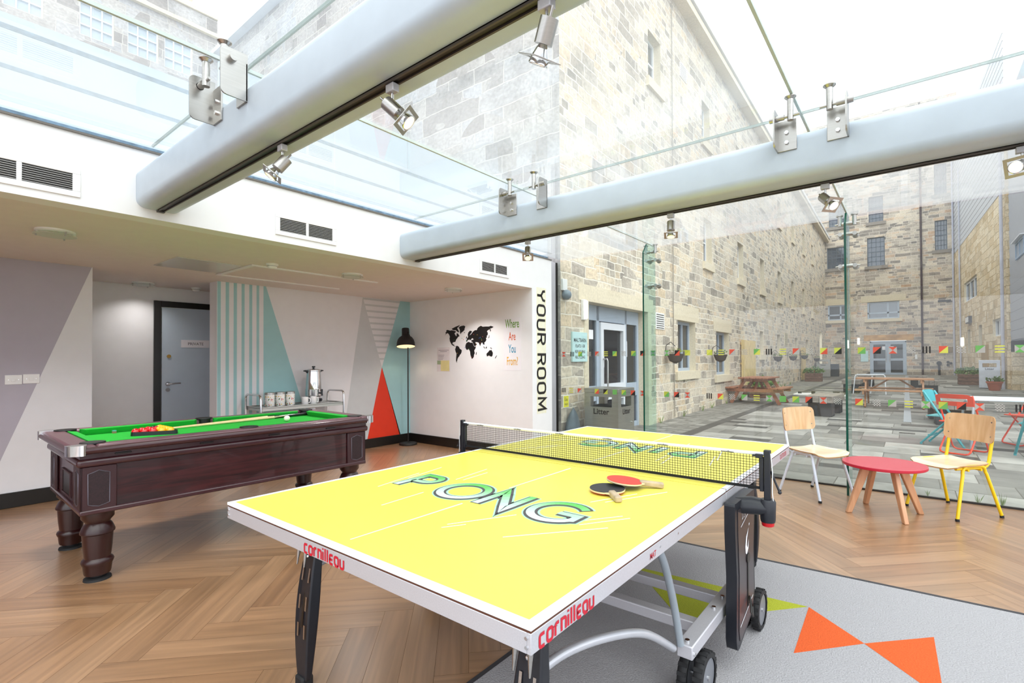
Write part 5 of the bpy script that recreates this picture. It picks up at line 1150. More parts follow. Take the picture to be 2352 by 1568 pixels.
# maker's lettering, modular monoline
FC = {'c': (.62, [([(.62, .0 + .0)] + arc((.2, .2), .2, 270, 180, 4)[0:] + arc((.2, .8), .2, 180, 90, 4) + [(.62, 1)], False)]),
      'o': (.72, [(rrect(0, 0, .72, 1, .26), True)]), 'r': (.5, [([(0, 0), (0, .78)] + arc((.22, .78), .22, 180, 90, 4) + [(.5, 1)], False)]),
      'n': (.62, [([(0, 0), (0, 1), (.36, 1)] + arc((.4, .76), .24, 90, 0, 4) + [(.62, 0)], False)]), 'i': (.0, [([(0, 0), (0, 1)], False), ([(0, 1.22), (0, 1.4)], False)]),
      'l': (.0, [([(0, 0), (0, 1.42)], False)]), 'e': (.6, [([(.6, 0)] + arc((.2, .2), .2, 270, 180, 4) + arc((.2, .8), .2, 180, 90, 4) + [(.6, 1)], False), ([(0, .5), (.55, .5)], False)]),
      'a': (.68, [([(.68, 0), (.2, 0)] + arc((.2, .3), .3 * .66, 270, 180, 4) + arc((.2, .76), .24, 180, 90, 4) + [(.44, 1)] + arc((.46, .78), .22, 90, 0, 4) + [(.68, 0)], False)]),
      'u': (.66, [([(0, 1)] + arc((.22, .22), .22, 180, 270, 4) + arc((.44, .22), .22, 270, 360, 4) + [(.66, 1)], False)])}
for ch in 'il': FC[ch] = (.08, FC[ch][1])
b = MB(); strokes(b, 'cornilleau', FC, (-.165, -HY - .0008, TT - .058), (1, 0, 0), (0, 0, 1), .0265, .0078, .40, xs=1.06); b.build('maker_lettering', ink_red, t)
b = MB(); strokes(b, 'cornilleau', FC, (HX + .0008, -HY + .030, TT - .058), (0, 1, 0), (0, 0, 1), .0265, .0078, .40, xs=1.06); b.build('maker_lettering', ink_red, t)
b = MB(); write(b, 'MAT', (HX + .0008, -.755, TT - .052), (0, 1, 0), (0, 0, 1), .026, 0, .01, xs=.85); b.build('model_lettering', ink_red, t)
b = MB(); write(b, 'OUTDOOR', (HX + .0008, 1.18, TT - .052), (0, 1, 0), (0, 0, 1), .040, 0, xs=.9); write(b, 'S', (HX + .0008, .82, TT - .052), (0, 1, 0), (0, 0, 1), .040, 0); b.build('model_lettering', ink_red, t)
# folding legs
def leaf_leg(dx, dy, s_):
    b = MB(); n_ = 14; pr = []
    for i in range(n_ + 1):
        z = .03 + .62 * i / n_; w = .024 + .028 * math.sin(PI * min(1, .12 + .86 * i / n_)) ; pr.append((w, z))
    pts = [(dx + w, z) for w, z in pr] + [(dx - w, z) for w, z in pr[::-1]]
    yb = lambda z: dy + s_ * (.0 - .06 * (z / .65) ** 2)
    vs = []
    for sd in (-1, 1):
        for x, z in pts: vs.append((x, yb(z) + sd * (.012 + .012 * math.sin(PI * z / .65)), z))
    m_ = len(pts); fs = [tuple(range(m_))[::-1], tuple(range(m_, 2 * m_))] + [(i, (i + 1) % m_, m_ + (i + 1) % m_, m_ + i) for i in range(m_)]
    b.add(vs, fs); lg = recalc(b.build('leg', blackp, t, bevel=.006))
    yy = lambda z: yb(z) + s_ * (.0125 + .012 * math.sin(PI * z / .65))
    for z0 in (.20, .31, .42):
            for sx in (-1, 1):
                b = MB(); b.face([(dx + sx * .024 - .005, yy(z0), z0), (dx + sx * .024 + .005, yy(z0), z0), (dx + sx * .024 + .005, yy(z0 + .055), z0 + .055), (dx + sx * .024 - .005, yy(z0 + .055), z0 + .055)]); b.build('slot_inset', steel, lg)
    b = MB(); b.face([(dx - .007, yy(.24), .24), (dx + .007, yy(.24), .24), (dx + .007, yy(.57), .57), (dx - .007, yy(.57), .57)]); b.build('slot_groove', black, lg)
    b = MB(); b.sphere((dx, yy(.52) + s_ * .004, .52), .009, 12); b.build('pin', chrome, lg)
    b = MB()
    for sx in (-1, 1): b.tube([(dx + sx * .024, dy + s_ * .0, TT - .03), (dx + sx * .024, dy + s_ * .004, .60), (dx + sx * .028, dy + s_ * .016, .49)], [.013, .013, .003], 10)
    b.build('leg_socket', steel, lg, smooth=60)
    MB().box(dx - .032, dx + .028, dy - .025, dy + .025, 0, .045).build('foot', rubber, lg, bevel=.008)
for sx in (-1, 1):
    for s_ in (-1, 1): leaf_leg(sx * .575, s_ * 1.155, s_)
for s_ in (-1, 1):
    for sx in (-1, 1):
        b = MB(); b.tube(smooth([(sx * .69, s_ * .60, TT - .05), (sx * .70, s_ * .535, .62), (sx * .70, s_ * .47, .50), (sx * .70, s_ * .42, .38), (sx * .71, s_ * .40, .26)]), .014, 12); b.build('arch_tube', mat('grey painted tube', '9aa3ab', .35, .3), t, smooth=60)
        b = MB(); b.tube(smooth([(sx * .575, s_ * 1.13, .46), (sx * .60, s_ * 1.0, .475), (sx * .635, s_ * .82, .45), (sx * .67, s_ * .62, .385), (sx * .69, s_ * .42, .25)]), .014, 12); b.build('stay_tube', mat('silver painted tube', 'c3c4ca', .3, .4), t, smooth=60)
for sx in (-1, 1):
    b = MB(); b.box(sx * .725 - .03, sx * .725 + .03, -.40, .40, .215, .265); b.build('side_rail', alum, t, bevel=.004)
    b = MB()
    for yy in (-.37, -.06, .06, .37): b.cyl((sx * .725, yy, .265), (sx * .725, yy, .272), .009, n=10)
    for yy in (-.385, .385): b.cyl((sx * .755, yy, .235), (sx * .762, yy, .235), .007, n=8)
    b.build('bolt', chrome, t)
    # upright housing
    xo = sx * .792
    b = MB(); pr = [(-.10, .10), (.10, .17), (.155, .26), (.14, .45), (.16, .60), (.165, .715), (-.155, .715), (-.155, .60), (-.135, .40), (-.15, .15), (-.135, .10)]
    b.prism([(xo - .022, p[0] + .10, p[1]) for p in pr], (.044, 0, 0)); hs = recalc(b.build('upright_housing', blackp, t, bevel=.012, seg=3))
    xf_ = xo + sx * .0225
    b = MB(); b.prism([(xf_, p[0] * .80 + .105, .12 + (p[1] - .10) * .90 + .01) for p in pr], (sx * .002, 0, 0)); recalc(b.build('face_plate', mat('gunmetal face plate', '4a4346', .3, .5), hs))
    b = MB(); xg = xf_ + sx * .003; b.face([(xg, .02, .60), (xg, .22, .655), (xg, .22, .66), (xg, .02, .605)]); b.face([(xg, .0, .185), (xg, .205, .245), (xg, .205, .25), (xg, .0, .19)])
    b.face([(xg, p[0] + .12, p[1] + .47) for p in ((-.03, .0), (-.035, .03), (-.02, .07), (.02, .10), (-.005, .06), (-.012, .03), (.0, .015), (.02, .05), (.015, .01), (-.01, -.01))])
    b.face([(xg, .145, .575), (xg, .155, .58), (xg, .155, .588), (xg, .145, .585)])
    b.build('white_marking', wline, hs)
    b = MB(); write(b, 'DSI', (xg, .065, .63), (0, 1 * sx, 0), (0, 0, 1), .055, 0, xs=.8); b.build('lettering', mat('pale lettering', 'c7c9cf', .5), hs)
    b = MB(); b.box(min(xg, xg + sx * .002), max(xg, xg + sx * .002), .115, .133, .23, .46); b.cyl((xg, .124, .44), (xg + sx * .004, .124, .44), .022, n=16); b.build('slider_slot', black, hs)
    b = MB(); b.tube([(xg + sx * .006, .13, .27), (xg + sx * .02, .09, .22), (xg + sx * .02, .12, .19), (xg + sx * .01, .15, .22)], .004, 8, closed=True); b.build('latch_ring', black, hs)
    # twin wheels
    for yy, dr in ((-.27, 1), (.41, 1)):
        for k in (-1, 1):
            cx_ = sx * (.725 if yy < 0 else .765) + k * .030; wl_ = MB()
            cz = .094; R_ = .094
            wl_.lathe([(R_ - .022, -.018), (R_ - .006, -.018), (R_, -.010), (R_, .010), (R_ - .006, .018), (R_ - .022, .018)], (cx_, yy, cz), 36, ax=(1, 0, 0), cap=False)
            for q in range(18):
                an = 2 * PI * q / 18; wl_.obox((cx_, yy + (R_ - .001) * math.cos(an), cz + (R_ - .001) * math.sin(an)), (1, 0, 0), (0, -math.sin(an), math.cos(an)), (0, math.cos(an), math.sin(an)), .017, .007, .003)
            wo = wl_.build('wheel', rubber, t, smooth=40)
            MB().lathe([(R_ - .022, -.014), (.02, -.006), (.02, .006), (R_ - .022, .014)], (cx_, yy, cz), 32, ax=(1, 0, 0)).build('hub', mat('grey wheel hub', '7d8087', .35, .3), wo, smooth=40)
            b = MB(); b.cyl((cx_ + sx * .014, yy, cz), (cx_ + sx * .018, yy, cz), .010, n=12); b.build('axle_cap', chrome, wo)
        xx = sx * (.725 if yy < 0 else .765)
        b = MB(); b.beam((xx, yy, .09), (sx * .725, yy * .93, .225), .02, .03, (0, 1, 0)); b.build('caster_fork', blackp, t, bevel=.003)
b = MB(); b.box(-.70, .70, -.17, -.12, .19, .235); b.build('cross_member', alum, t, bevel=.004)
b = MB(); b.box(-.70, .70, .12, .17, .19, .235); b.build('cross_member', alum, t, bevel=.004)
# net set
t = thing('table_tennis_net', 'black mesh net with white tape across the yellow table', 'net', (TX, TY + .075, TT))
NX = .90; nt_ = .150
b = MB(); st = .0008
for i in range(13): z = .012 + i * (nt_ - .014) / 12; b.box(-NX, NX, -st, st, z - st, z + st)
for i in range(int(2 * NX / .0128) + 1): x = -NX + i * .0128; b.box(x - st, x + st, -st, st, .006, nt_)
netm = mat('black net cord', '121214', .8)
nm_ = b.build('net_mesh', netm, t)
MB().box(-NX, NX, -.0015, .0015, .002, .014).build('bottom_tape', netm, t)
b = MB(); b.tube([(-NX, 0, nt_ + .004), (-.45, 0, nt_ + .001), (0, 0, nt_), (.45, 0, nt_ + .001), (NX, 0, nt_ + .004)], .0075, 8); b.build('top_tape', wline, t, smooth=60)
b = MB()
for i in range(6): write(b, 'cornilleau', (-.75 + i * .30, -.0081, nt_ - .004), (1, 0, 0), (0, 0, 1), .0125, 0, .02, xs=1.1)
b.build('tape_lettering', black, t)
for sx in (-1, 1):
    x = sx * .912
    b = MB(); b.box(x - .013, x + .013, -.012, .012, -.06, nt_ + .022); b.box(x - sx * .022 - .008, x - sx * .022 + .008, -.010, .010, -.005, nt_ - .01); b.build('post', blackp, t, bevel=.003)
    b = MB(); b.obox((x - sx * .03, -.01, nt_ - .004), (1, 0, 0), (0, 1, 0), (0, 0, 1), .014, .010, .009); b.obox((x - sx * .046, -.01, nt_ - .004), (1, 0, .1), (0, 1, 0), (0, 0, 1), .012, .006, .004); b.build('tape_hook', blackp, t, bevel=.002)
    b = MB(); b.tube([(sx * .79, -.02, -.075), (sx * .85, -.012, -.068), (x, 0, -.070)], [.036, .040, .034], 14, flat=.8); b.lathe([(.028, -.13), (.030, -.12), (.032, -.045), (.026, -.035)], (x, 0, 0), 22); b.build('clamp_arm', blackp, t, smooth=50)
    b = MB(); b.lathe([(.016, -.150), (.024, -.146), (.026, -.128)], (x, 0, 0), 12); b.build('clamp_screw', mat('red plastic knob', 'c8151c', .35), t, smooth=30)
    b = MB(); b.tube([(x + sx * .015, -.01, nt_ + .01), (x + sx * .022, -.01, .08), (x + sx * .020, -.01, 0), (x + sx * .024, -.01, -.04)], .0018, 6); b.build('tension_cord', wline, t)
    b = MB(); b.tube([(x + sx * .014, .0, .085), (x + sx * .03, 0, .04), (x + sx * .045, .0, .005)], .0045, 8); b.sphere((x + sx * .047, 0, .0), .008, 10); b.build('tension_lever', blackp, t, smooth=60)
# bats
def bat(loc, rz, tilt, face, back, lb):
    t = thing('table_tennis_bat', lb, 'bat', loc); t.rotation_euler = (tilt[0], tilt[1], rz)
    R_ = .076; out = [(R_ * .98 * math.cos(a_), R_ * 1.04 * math.sin(a_) + .16) for a_ in [math.radians(-62 + i * (304 / 26)) for i in range(27)]]
    out = [(.014, .075)] + [(.030, .090)] + out + [(-.030, .090), (-.014, .075)]
    ply = mat('pale plywood edge', 'dcc9a6', .6); b = MB(); b.prism([(p[0], p[1], .004) for p in out], (0, 0, .006)); recalc(b.build('blade', ply, t))
    o2 = [(p[0] * .985, (p[1] - .16) * .985 + .16) for p in out[2:-2]]
    for z, mt, nm in ((.010, face, 'upper_rubber'), (.002, back, 'lower_rubber')): b = MB(); b.prism([(p[0], p[1], z) for p in o2], (0, 0, .002)); recalc(b.build(nm, mt, t))
    b = MB(); b.obox((0, .045, .007), (1, 0, 0), (0, 1, 0), (0, 0, 1), .0145, .052, .012); b.build('handle', mat('worn wooden handle', 'b4a085', .6, noise=.2, scale=30), t, bevel=.007, seg=3)
rr_ = mat('red bat rubber', 'd83a34', .4); kr = mat('black bat rubber', '24262d', .45)
def aim(p_end, p_head): d = Vector(p_head) - Vector(p_end); return math.atan2(d.y, d.x) - PI / 2
bat((-.918, 1.742, TT + .006), aim((-.918, 1.742), (-1.045, 1.87)), (0, 0), kr, rr_, 'black-faced bat lying underneath on the yellow table')
bat((-.868, 2.045, TT + .006), aim((-.868, 2.045), (-1.03, 1.945)), (math.radians(6), 0), rr_, kr, 'red-faced bat resting on top of the black one')
# ------------------------------------------------------------------ carpet
t = thing('rug', 'grey carpet with lime and orange triangles under the table', 'rug', (0, 0, 0))
def rb(pts, z, h, mt, nm, m2=None):
    b = MB(); b.prism([(p[0], p[1], z) for p in pts], (0, 0, h)); return recalc(b.build(nm, mt, t))
rb([(-1.435, -2.2), (3.6, -2.2), (3.6, 3.56), (.45, 3.53), (-1.36, 3.455), (-1.435, 3.45)], .0005, .006, carpet, 'carpet_pile')
b = MB()
for p, q in (((-1.445, -2.2), (-1.445, 3.465)), ((-1.445, 3.465), (.45, 3.543)), ((.45, 3.543), (3.6, 3.573))): b.beam((p[0], p[1], .004), (q[0], q[1], .004), .022, .007)
b.build('edge_strip', mat('dark edging strip', '3a393d', .7), t)
for pts, mt, nm in (([(-1.411, 2.888), (-.935, 2.433), (-.455, 2.968)], limec, 'lime_shape'), ([(-.449, 2.967), (-.435, 2.466), (-.191, 2.742)], orgc, 'orange_shape'), ([(-.191, 2.742), (.083, 2.474), (.065, 3.001)], orgc, 'orange_shape')): rb(pts, .0066, .0008, mt, nm)
# ================================================================== CHAIRS AND ROUND TABLE
beech = wood_mat('beech plywood', 'cfa274', 'e3bd92', 2.2, (9, 9, 1.2), .32, .25, .6); ply_e = mat('plywood edge', 'b98d5f', .6); beech_l = wood_mat('pale beech seat', 'e0c4a0', 'edd6b8', 2.2, (8, 1.5, 8), .3, .25, .6)
def school_chair(loc, rz, mt, lb, sc=1):
    t = thing('school_chair', lb, 'chair', loc, rz); SH = .055   # faces +y
    W_ = .185
    for sx in (-1, 1):
        x = sx * W_
        fl = [(x * 1.18, .235, .012), (x * 1.03, .14, .36)] + [(x, q[0], q[1]) for q in arc((.085, .375), .05, 0, 90, 5)]
        bk = [(x, q[0], q[1]) for q in arc((-.045, .375), .05, 90, 180, 5)] + [(x * 1.03, -.10, .36), (x * 1.18, -.215, .012)]
        b = MB(); b.tube(fl + bk, .0125, 12); b.build('leg_frame', mt, t, smooth=60)
        b = MB(); p = [(x * .94, .19, .408), (x * .94, -.06, .408)] + [(x * .94, q[0], q[1]) for q in arc((-.085, .478), .07, 270, 200, 6)] + [(x * .94, -.185, .62), (x * .94, -.207, .80)]
        b.tube(p, .0125, 12); b.build('back_upright', mt, t, smooth=60)
        for yy in (.235, -.215): MB().cyl((x * 1.185, yy, 0), (x * 1.175, yy, .02), .0145, n=12).build('foot_cap', rubber, t)
    b = MB(); b.tube([(-W_, .07, .392), (W_, .07, .392)], .010, 8); b.tube([(-W_, -.06, .392), (W_, -.06, .392)], .010, 8); b.build('seat_rail', mt, t, smooth=60)
    # moulded seat
    b = MB(); nx, ny = 14, 14
    def sp(u, v, d):
        x = u * (.205 - .02 * max(0, -v) ** 2); y = v * .195 + .04; r_ = 1
        if abs(v) > .8: x *= 1 - .28 * ((abs(v) - .8) / .2) ** 2.5
        z = .438 - .018 * (1 - u * u) * (1 - .6 * v * v) - .028 * max(0, (v - .62) / .38) ** 2 + .010 * max(0, -v) ** 2
        return (x, y, z - d)
    vs = [sp(-1 + 2 * i / nx, -1 + 2 * j / ny, d) for d in (0, .010) for j in range(ny + 1) for i in range(nx + 1)]; o = (nx + 1) * (ny + 1); fs = []
    for j in range(ny):
        for i in range(nx): a_ = j * (nx + 1) + i; fs += [(a_, a_ + 1, a_ + nx + 2, a_ + nx + 1), (o + a_ + nx + 1, o + a_ + nx + 2, o + a_ + 1, o + a_)]
    b.add(vs, fs, 0); per = [i for i in range(nx + 1)] + [j * (nx + 1) + nx for j in range(1, ny + 1)] + [ny * (nx + 1) + i for i in range(nx - 1, -1, -1)] + [j * (nx + 1) for j in range(ny - 1, 0, -1)]
    b.add(vs, [(per[(k + 1) % len(per)], per[k], per[k] + o, per[(k + 1) % len(per)] + o) for k in range(len(per))], 1); b.build('seat', [beech_l, ply_e], t, smooth=40)
    # backrest, rounded and curved
    b = MB(); pr = rrect(-.205, .60, .205, .825, .035, 5); nb = 20
    def bp(x, z, d): return (x, -.163 - (z - .6) * .13 - .045 * (1 - (x / .2) ** 2) + d, z)
    # grid backrest
    vs = []; gx, gz = 16, 6
    for d in (.008, -.002):
        for j in range(gz + 1):
            for i in range(gx + 1):
                u = -1 + 2 * i / gx; v = -1 + 2 * j / gz; x = u * .205; z = .7125 + v * .1125
                ex = abs(u) ; ev = abs(v)
                if ex > .84 and ev > .66: k = (ex - .84) / .16 * (ev - .66) / .34; x -= math.copysign(.012 * k, u); z -= math.copysign(.012 * k, v)
                vs.append(bp(x, z, d))
    o = (gx + 1) * (gz + 1); fs = []
    for j in range(gz):
        for i in range(gx): a_ = j * (gx + 1) + i; fs += [(a_ + gx + 1, a_ + gx + 2, a_ + 1, a_), (o + a_, o + a_ + 1, o + a_ + gx + 2, o + a_ + gx + 1)]
    b.add(vs, fs, 0); per = [i for i in range(gx + 1)] + [j * (gx + 1) + gx for j in range(1, gz + 1)] + [gz * (gx + 1) + i for i in range(gx - 1, -1, -1)] + [j * (gx + 1) for j in range(gz - 1, 0, -1)]
    b.add(vs, [(per[k], per[(k + 1) % len(per)], per[(k + 1) % len(per)] + o, per[k] + o) for k in range(len(per))], 1); bk = b.build('backrest', [beech, ply_e], t, smooth=40)
    b = MB()
    for x in (-.172, .172):
        for z in (.655, .775): q = Vector(bp(x, z, .0)); b.cyl(q + Vector((0, .010, 0)), q + Vector((0, -.006, 0)), .006, n=10)
    b.build('rivet', chrome, bk)
    return t
def heading(d): return math.atan2(d[1], d[0]) - PI / 2
school_chair((-.765, 5.478, 0), heading((.80, -.50)), mat('white tube paint', 'd3dbe8', .3, noise=.02), 'school chair with white metal legs beside the round table')
school_chair((.263, 5.565, 0), heading((-.66, -.75)), mat('yellow tube paint', 'ecc814', .3, noise=.03), 'school chair with yellow metal legs beside the round table')
t = thing('round_table', 'low round table with red top and four splayed wooden legs', 'table', (-.205, 5.165, 0))
b = MB(); b.lathe([(.296, .400), (.30, .404), (.30, .422)], n=64); b.build('tabletop', mat('deep red edge', 'c01f38', .4, noise=.02), t, smooth=30)
MB().lathe([(.30, .422), (.298, .4255)], n=64).build('top_laminate', mat('pinkish red laminate', 'cb4a5a', .28, noise=.015), t, smooth=30)
lw = wood_mat('beech leg', 'c08a63', 'd9a67e', 2, (6, 6, 1), .4, .15, .6)
for k in range(4):
    a_ = math.radians(-149 + 90 * k); d = Vector((math.cos(a_), math.sin(a_), 0)); s_ = Vector((-d.y, d.x, 0)); b = MB()
    p0, p1 = d * .285, d * .14 + Vector((0, 0, .40))
    vs = []
    for p, w, h in ((p0, .015, .021), (p1, .015, .036)):
        for sx, sy in ((-1, -1), (1, -1), (1, 1), (-1, 1)): vs.append(p + s_ * w * sx * 1.2 + d * h * sy)
    b.add(vs, [(3, 2, 1, 0), (4, 5, 6, 7)] + [(i, (i + 1) % 4, 4 + (i + 1) % 4, 4 + i) for i in range(4)]); b.build('leg', lw, t, bevel=.006)
# ================================================================== OUTDOOR FURNITURE
def sits(y): return zg(y) - .004
tim = wood_mat('stained picnic timber', '7e4c36', 'a87052', 2, (2, 20, 20), .55, .05); tim2 = wood_mat('weathered sleeper', '6f6862', '9b9289', 3, (3, 18, 10), .8, 0); charred = mat('black stained block', '1f1f24', .6, noise=.2)
def picnic(loc, rz, L, mt, lb, topw=.72):
    t = thing('picnic_table', lb, 'picnic table', loc, rz); L2_ = L / 2   # long axis x
    for k in range(5): y = -topw / 2 + k * topw / 5; MB().box(-L2_, L2_, y, y + topw / 5 - .012, .70, .738).build('top_plank', mt, t, bevel=.004)
    for s_ in (-1, 1):
        for k in range(2): y = s_ * .62 + (k - 1) * .13; MB().box(-L2_, L2_, y, y + .118, .42, .458).build('bench_plank', mt, t, bevel=.004)
    for sx in (-1, 1):
        x = sx * (L2_ - .22)
        for s_ in (-1, 1):
            b = MB(); b.beam((x, s_ * .64, 0), (x, s_ * .24, .70), .04, .09, (0, 1, 0)); b.build('leg', mt, t, bevel=.004)
            b = MB(); b.cyl((x + sx * .02, s_ * .42, .39), (x + sx * .028, s_ * .42, .39), .012, n=8); b.cyl((x + sx * .02, s_ * .27, .66), (x + sx * .028, s_ * .27, .66), .012, n=8); b.build('bolt', chrome, t)
        MB().box(x - .055, x - .015, -.74, .74, .33, .42).build('bench_bearer', mt, t, bevel=.004); MB().box(x - .055, x - .015, -.34, .34, .62, .70).build('top_bearer', mt, t, bevel=.004)
        b = MB(); b.beam((x * .96, 0, .38), (x * .2, 0, .70), .04, .07, (0, 1, 0)); b.build('brace', mt, t)
    return t
picnic((-3.50, 15.2, sits(15.2)), PI / 2 + AN, 1.35, tim, 'stained picnic table by the left facade under the trellis', .80)
picnic((-.39, 15.9, sits(15.9)), 0, 1.62, wood_mat('pale picnic timber', '8d6448', 'c09068', 2, (2, 20, 20), .55, .05), 'long picnic table in the middle of the courtyard')
def sleeper(loc, rz, w, L, lb, h=.45):
    t = thing('block_bench', lb, 'bench', loc, rz, 'sleeper-topped block benches'); k = 4
    for i in range(k): x = -w / 2 + i * w / k; MB().box(x, x + w / k - .004, -L / 2, L / 2, h - .15, h).build('top_sleeper', tim2, t, bevel=.008)
    MB().box(-w / 2 + .04, w / 2 - .04, -L / 2 + .06, -L / 2 + .40, 0, h - .15).build('block', charred, t, bevel=.006); MB().box(-w / 2 + .04, w / 2 - .04, L / 2 - .40, L / 2 - .06, 0, h - .15).build('block', charred, t, bevel=.006)
for x, y, r_, w, L, lb in ((-1.60, 13.15, -4, .54, 1.35, 'sleeper-topped bench behind the white-framed chair'), (.56, 12.9, 4, .62, 1.5, 'sleeper-topped bench behind the blue and orange folding chairs'), (-1.72, 21.1, 0, .55, 1.2, 'sleeper-topped bench left of the long picnic table'), (.42, 21.5, 0, .55, 1.2, 'sleeper-topped bench right of the long picnic table'), (-1.55, 25.3, 0, .55, 1.1, 'far sleeper-topped bench on the left, before the far doors'), (.16, 25.4, 0, .55, 1.1, 'far sleeper-topped bench on the right, before the far doors')):
    sleeper((x, y, sits(y)), math.radians(r_), w, L, lb)
def litter(loc, rz, w, d, h, mt, lb, cov=True):
    t = thing('litter_bin', lb, 'litter bin', loc, rz); zt = h - .06
    b = MB(); z0, z1 = h - .27, h - .12
    b.box(-w / 2, w / 2, -d / 2, d / 2, .02, z0, 0)
    for sx in (-1, 1):
        for sy in (-1, 1): x, y = sx * (w / 2 - .05), sy * (d / 2 - .05); b.box(x - .05, x + .05, y - .05, y + .05, z0, z1, 0)
    b.box(-w / 2, w / 2, -d / 2, d / 2, z1, zt, 0); b.build('body', mt, t)
    MB().box(-w / 2 + .02, w / 2 - .02, -d / 2 + .02, d / 2 - .02, z0, z0 + .004).build('liner', rubber, t)
    MB().box(-w / 2 - .006, w / 2 + .006, -d / 2 - .006, d / 2 + .006, zt, h).build('lid', mt, t, bevel=.004)
    b = MB(); write(b, 'Litter', (0, -d / 2 - .002, z0 - .105), (1, 0, 0), (0, 0, 1), .115, 0, .022); b.build('lettering', black, t)
    b = MB(); write(b, 'Litter', (w / 2 + .002, 0, z0 - .105), (0, 1, 0), (0, 0, 1), .115, 0, .022); b.build('lettering', black, t)
    b = MB(); b.cyl((w / 2, d * .34, h * .42), (w / 2 + .014, d * .34, h * .42), .012, n=12); b.build('lock', chrome, t)
bs = mat('brushed bin steel', 'a3a199', .38, .75, noise=.08, scale=4, stretch=(1, 1, 12))
litter((-3.65, 6.66, -.004), math.radians(2), .55, .55, .89, bs, 'stainless steel litter bin just outside the glass by the entrance')
litter((2.34, 25.75, sits(25.75)), math.radians(-6), .60, .46, 1.08, mat('pale bin steel', 'c9ccd4', .4, .4), 'pale litter bin on the right behind the terracotta pot')
litter((-4.22, 34.0, sits(34)), math.radians(4), .70, .60, 1.05, bs, 'grey litter bin in the far left corner of the courtyard')
tag(MB().box(-.22, .22, -.2, .2, 0, .75).build('bin_box', mat('dark plastic box', '2f3238', .6), loc=(-3.78, 35.2, sits(35.2)), bevel=.02), 'dark upright box beside the far left litter bin', 'box')
def planter(loc, rz, w, d, h, lb, fl):
    t = thing('planter', lb, 'planter', loc, rz); k = 3
    for i in range(k): MB().box(-w / 2, w / 2, -d / 2, d / 2, i * h / k, (i + 1) * h / k - .012).build('timber_course', wood_mat('planter timber', '5f4338', '8a6655', 2, (3, 12, 12), .7, 0) if 'planter timber' not in MC else MC['planter timber'], t, bevel=.006)
    tw = Matrix.Translation(loc) @ Matrix.Rotation(rz, 4, 'Z')
    b = MB(); random.seed(int(w * 100 + loc[1]))
    def leaves(mt, n_, nm, size):
        b = MB()
        for i in range(n_):
            x, y = random.uniform(-w / 2, w / 2) * 1.1, random.uniform(-d / 2, d / 2) * 1.1; z = h + random.uniform(-.03, .28) * (1 - abs(x / w)); p = Vector((x, y, z)); dd = Vector((random.uniform(-1, 1), random.uniform(-1, 1), random.uniform(.1, 1.2))).normalized(); s_ = dd.orthogonal().normalized(); L_ = size * random.uniform(.7, 1.4)
            b.add([p, p + dd * L_ * .5 + s_ * L_ * .3, p + dd * L_, p + dd * L_ * .5 - s_ * L_ * .3], [(0, 1, 2, 3)])
        b.build(nm, mt, t)
    leaves(leafM, 260, 'foliage', .12)
    if fl: leaves(redf, 40, 'flowers', .06)
planter((-3.95, 28.3, sits(28.3)), AN, .72, .55, .42, 'timber planter with red flowers at the far left', True)
planter((1.95, 28.3, sits(28.3)), AN, .8, .8, .45, 'timber planter with dark foliage by the right stone wall', False)
planter((-3.9, 17.4, sits(17.4)), AN, .5, 1.2, .34, 'timber planter hidden behind the left picnic table', False)
t = thing('plant_pot', 'terracotta pot in front of the right litter bin', 'plant pot', (2.33, 24.25, sits(24.25)))
terr = mat('terracotta', 'a3573f', .75, noise=.1); MB().lathe([(.15, 0), (.21, .26), (.235, .27), (.235, .33), (.21, .33), (.2, .3)], n=24).build('pot', terr, t, smooth=40); foliage((2.33, 24.25, .42), .2, 90, leafM, 'plant', t, .9, .09)
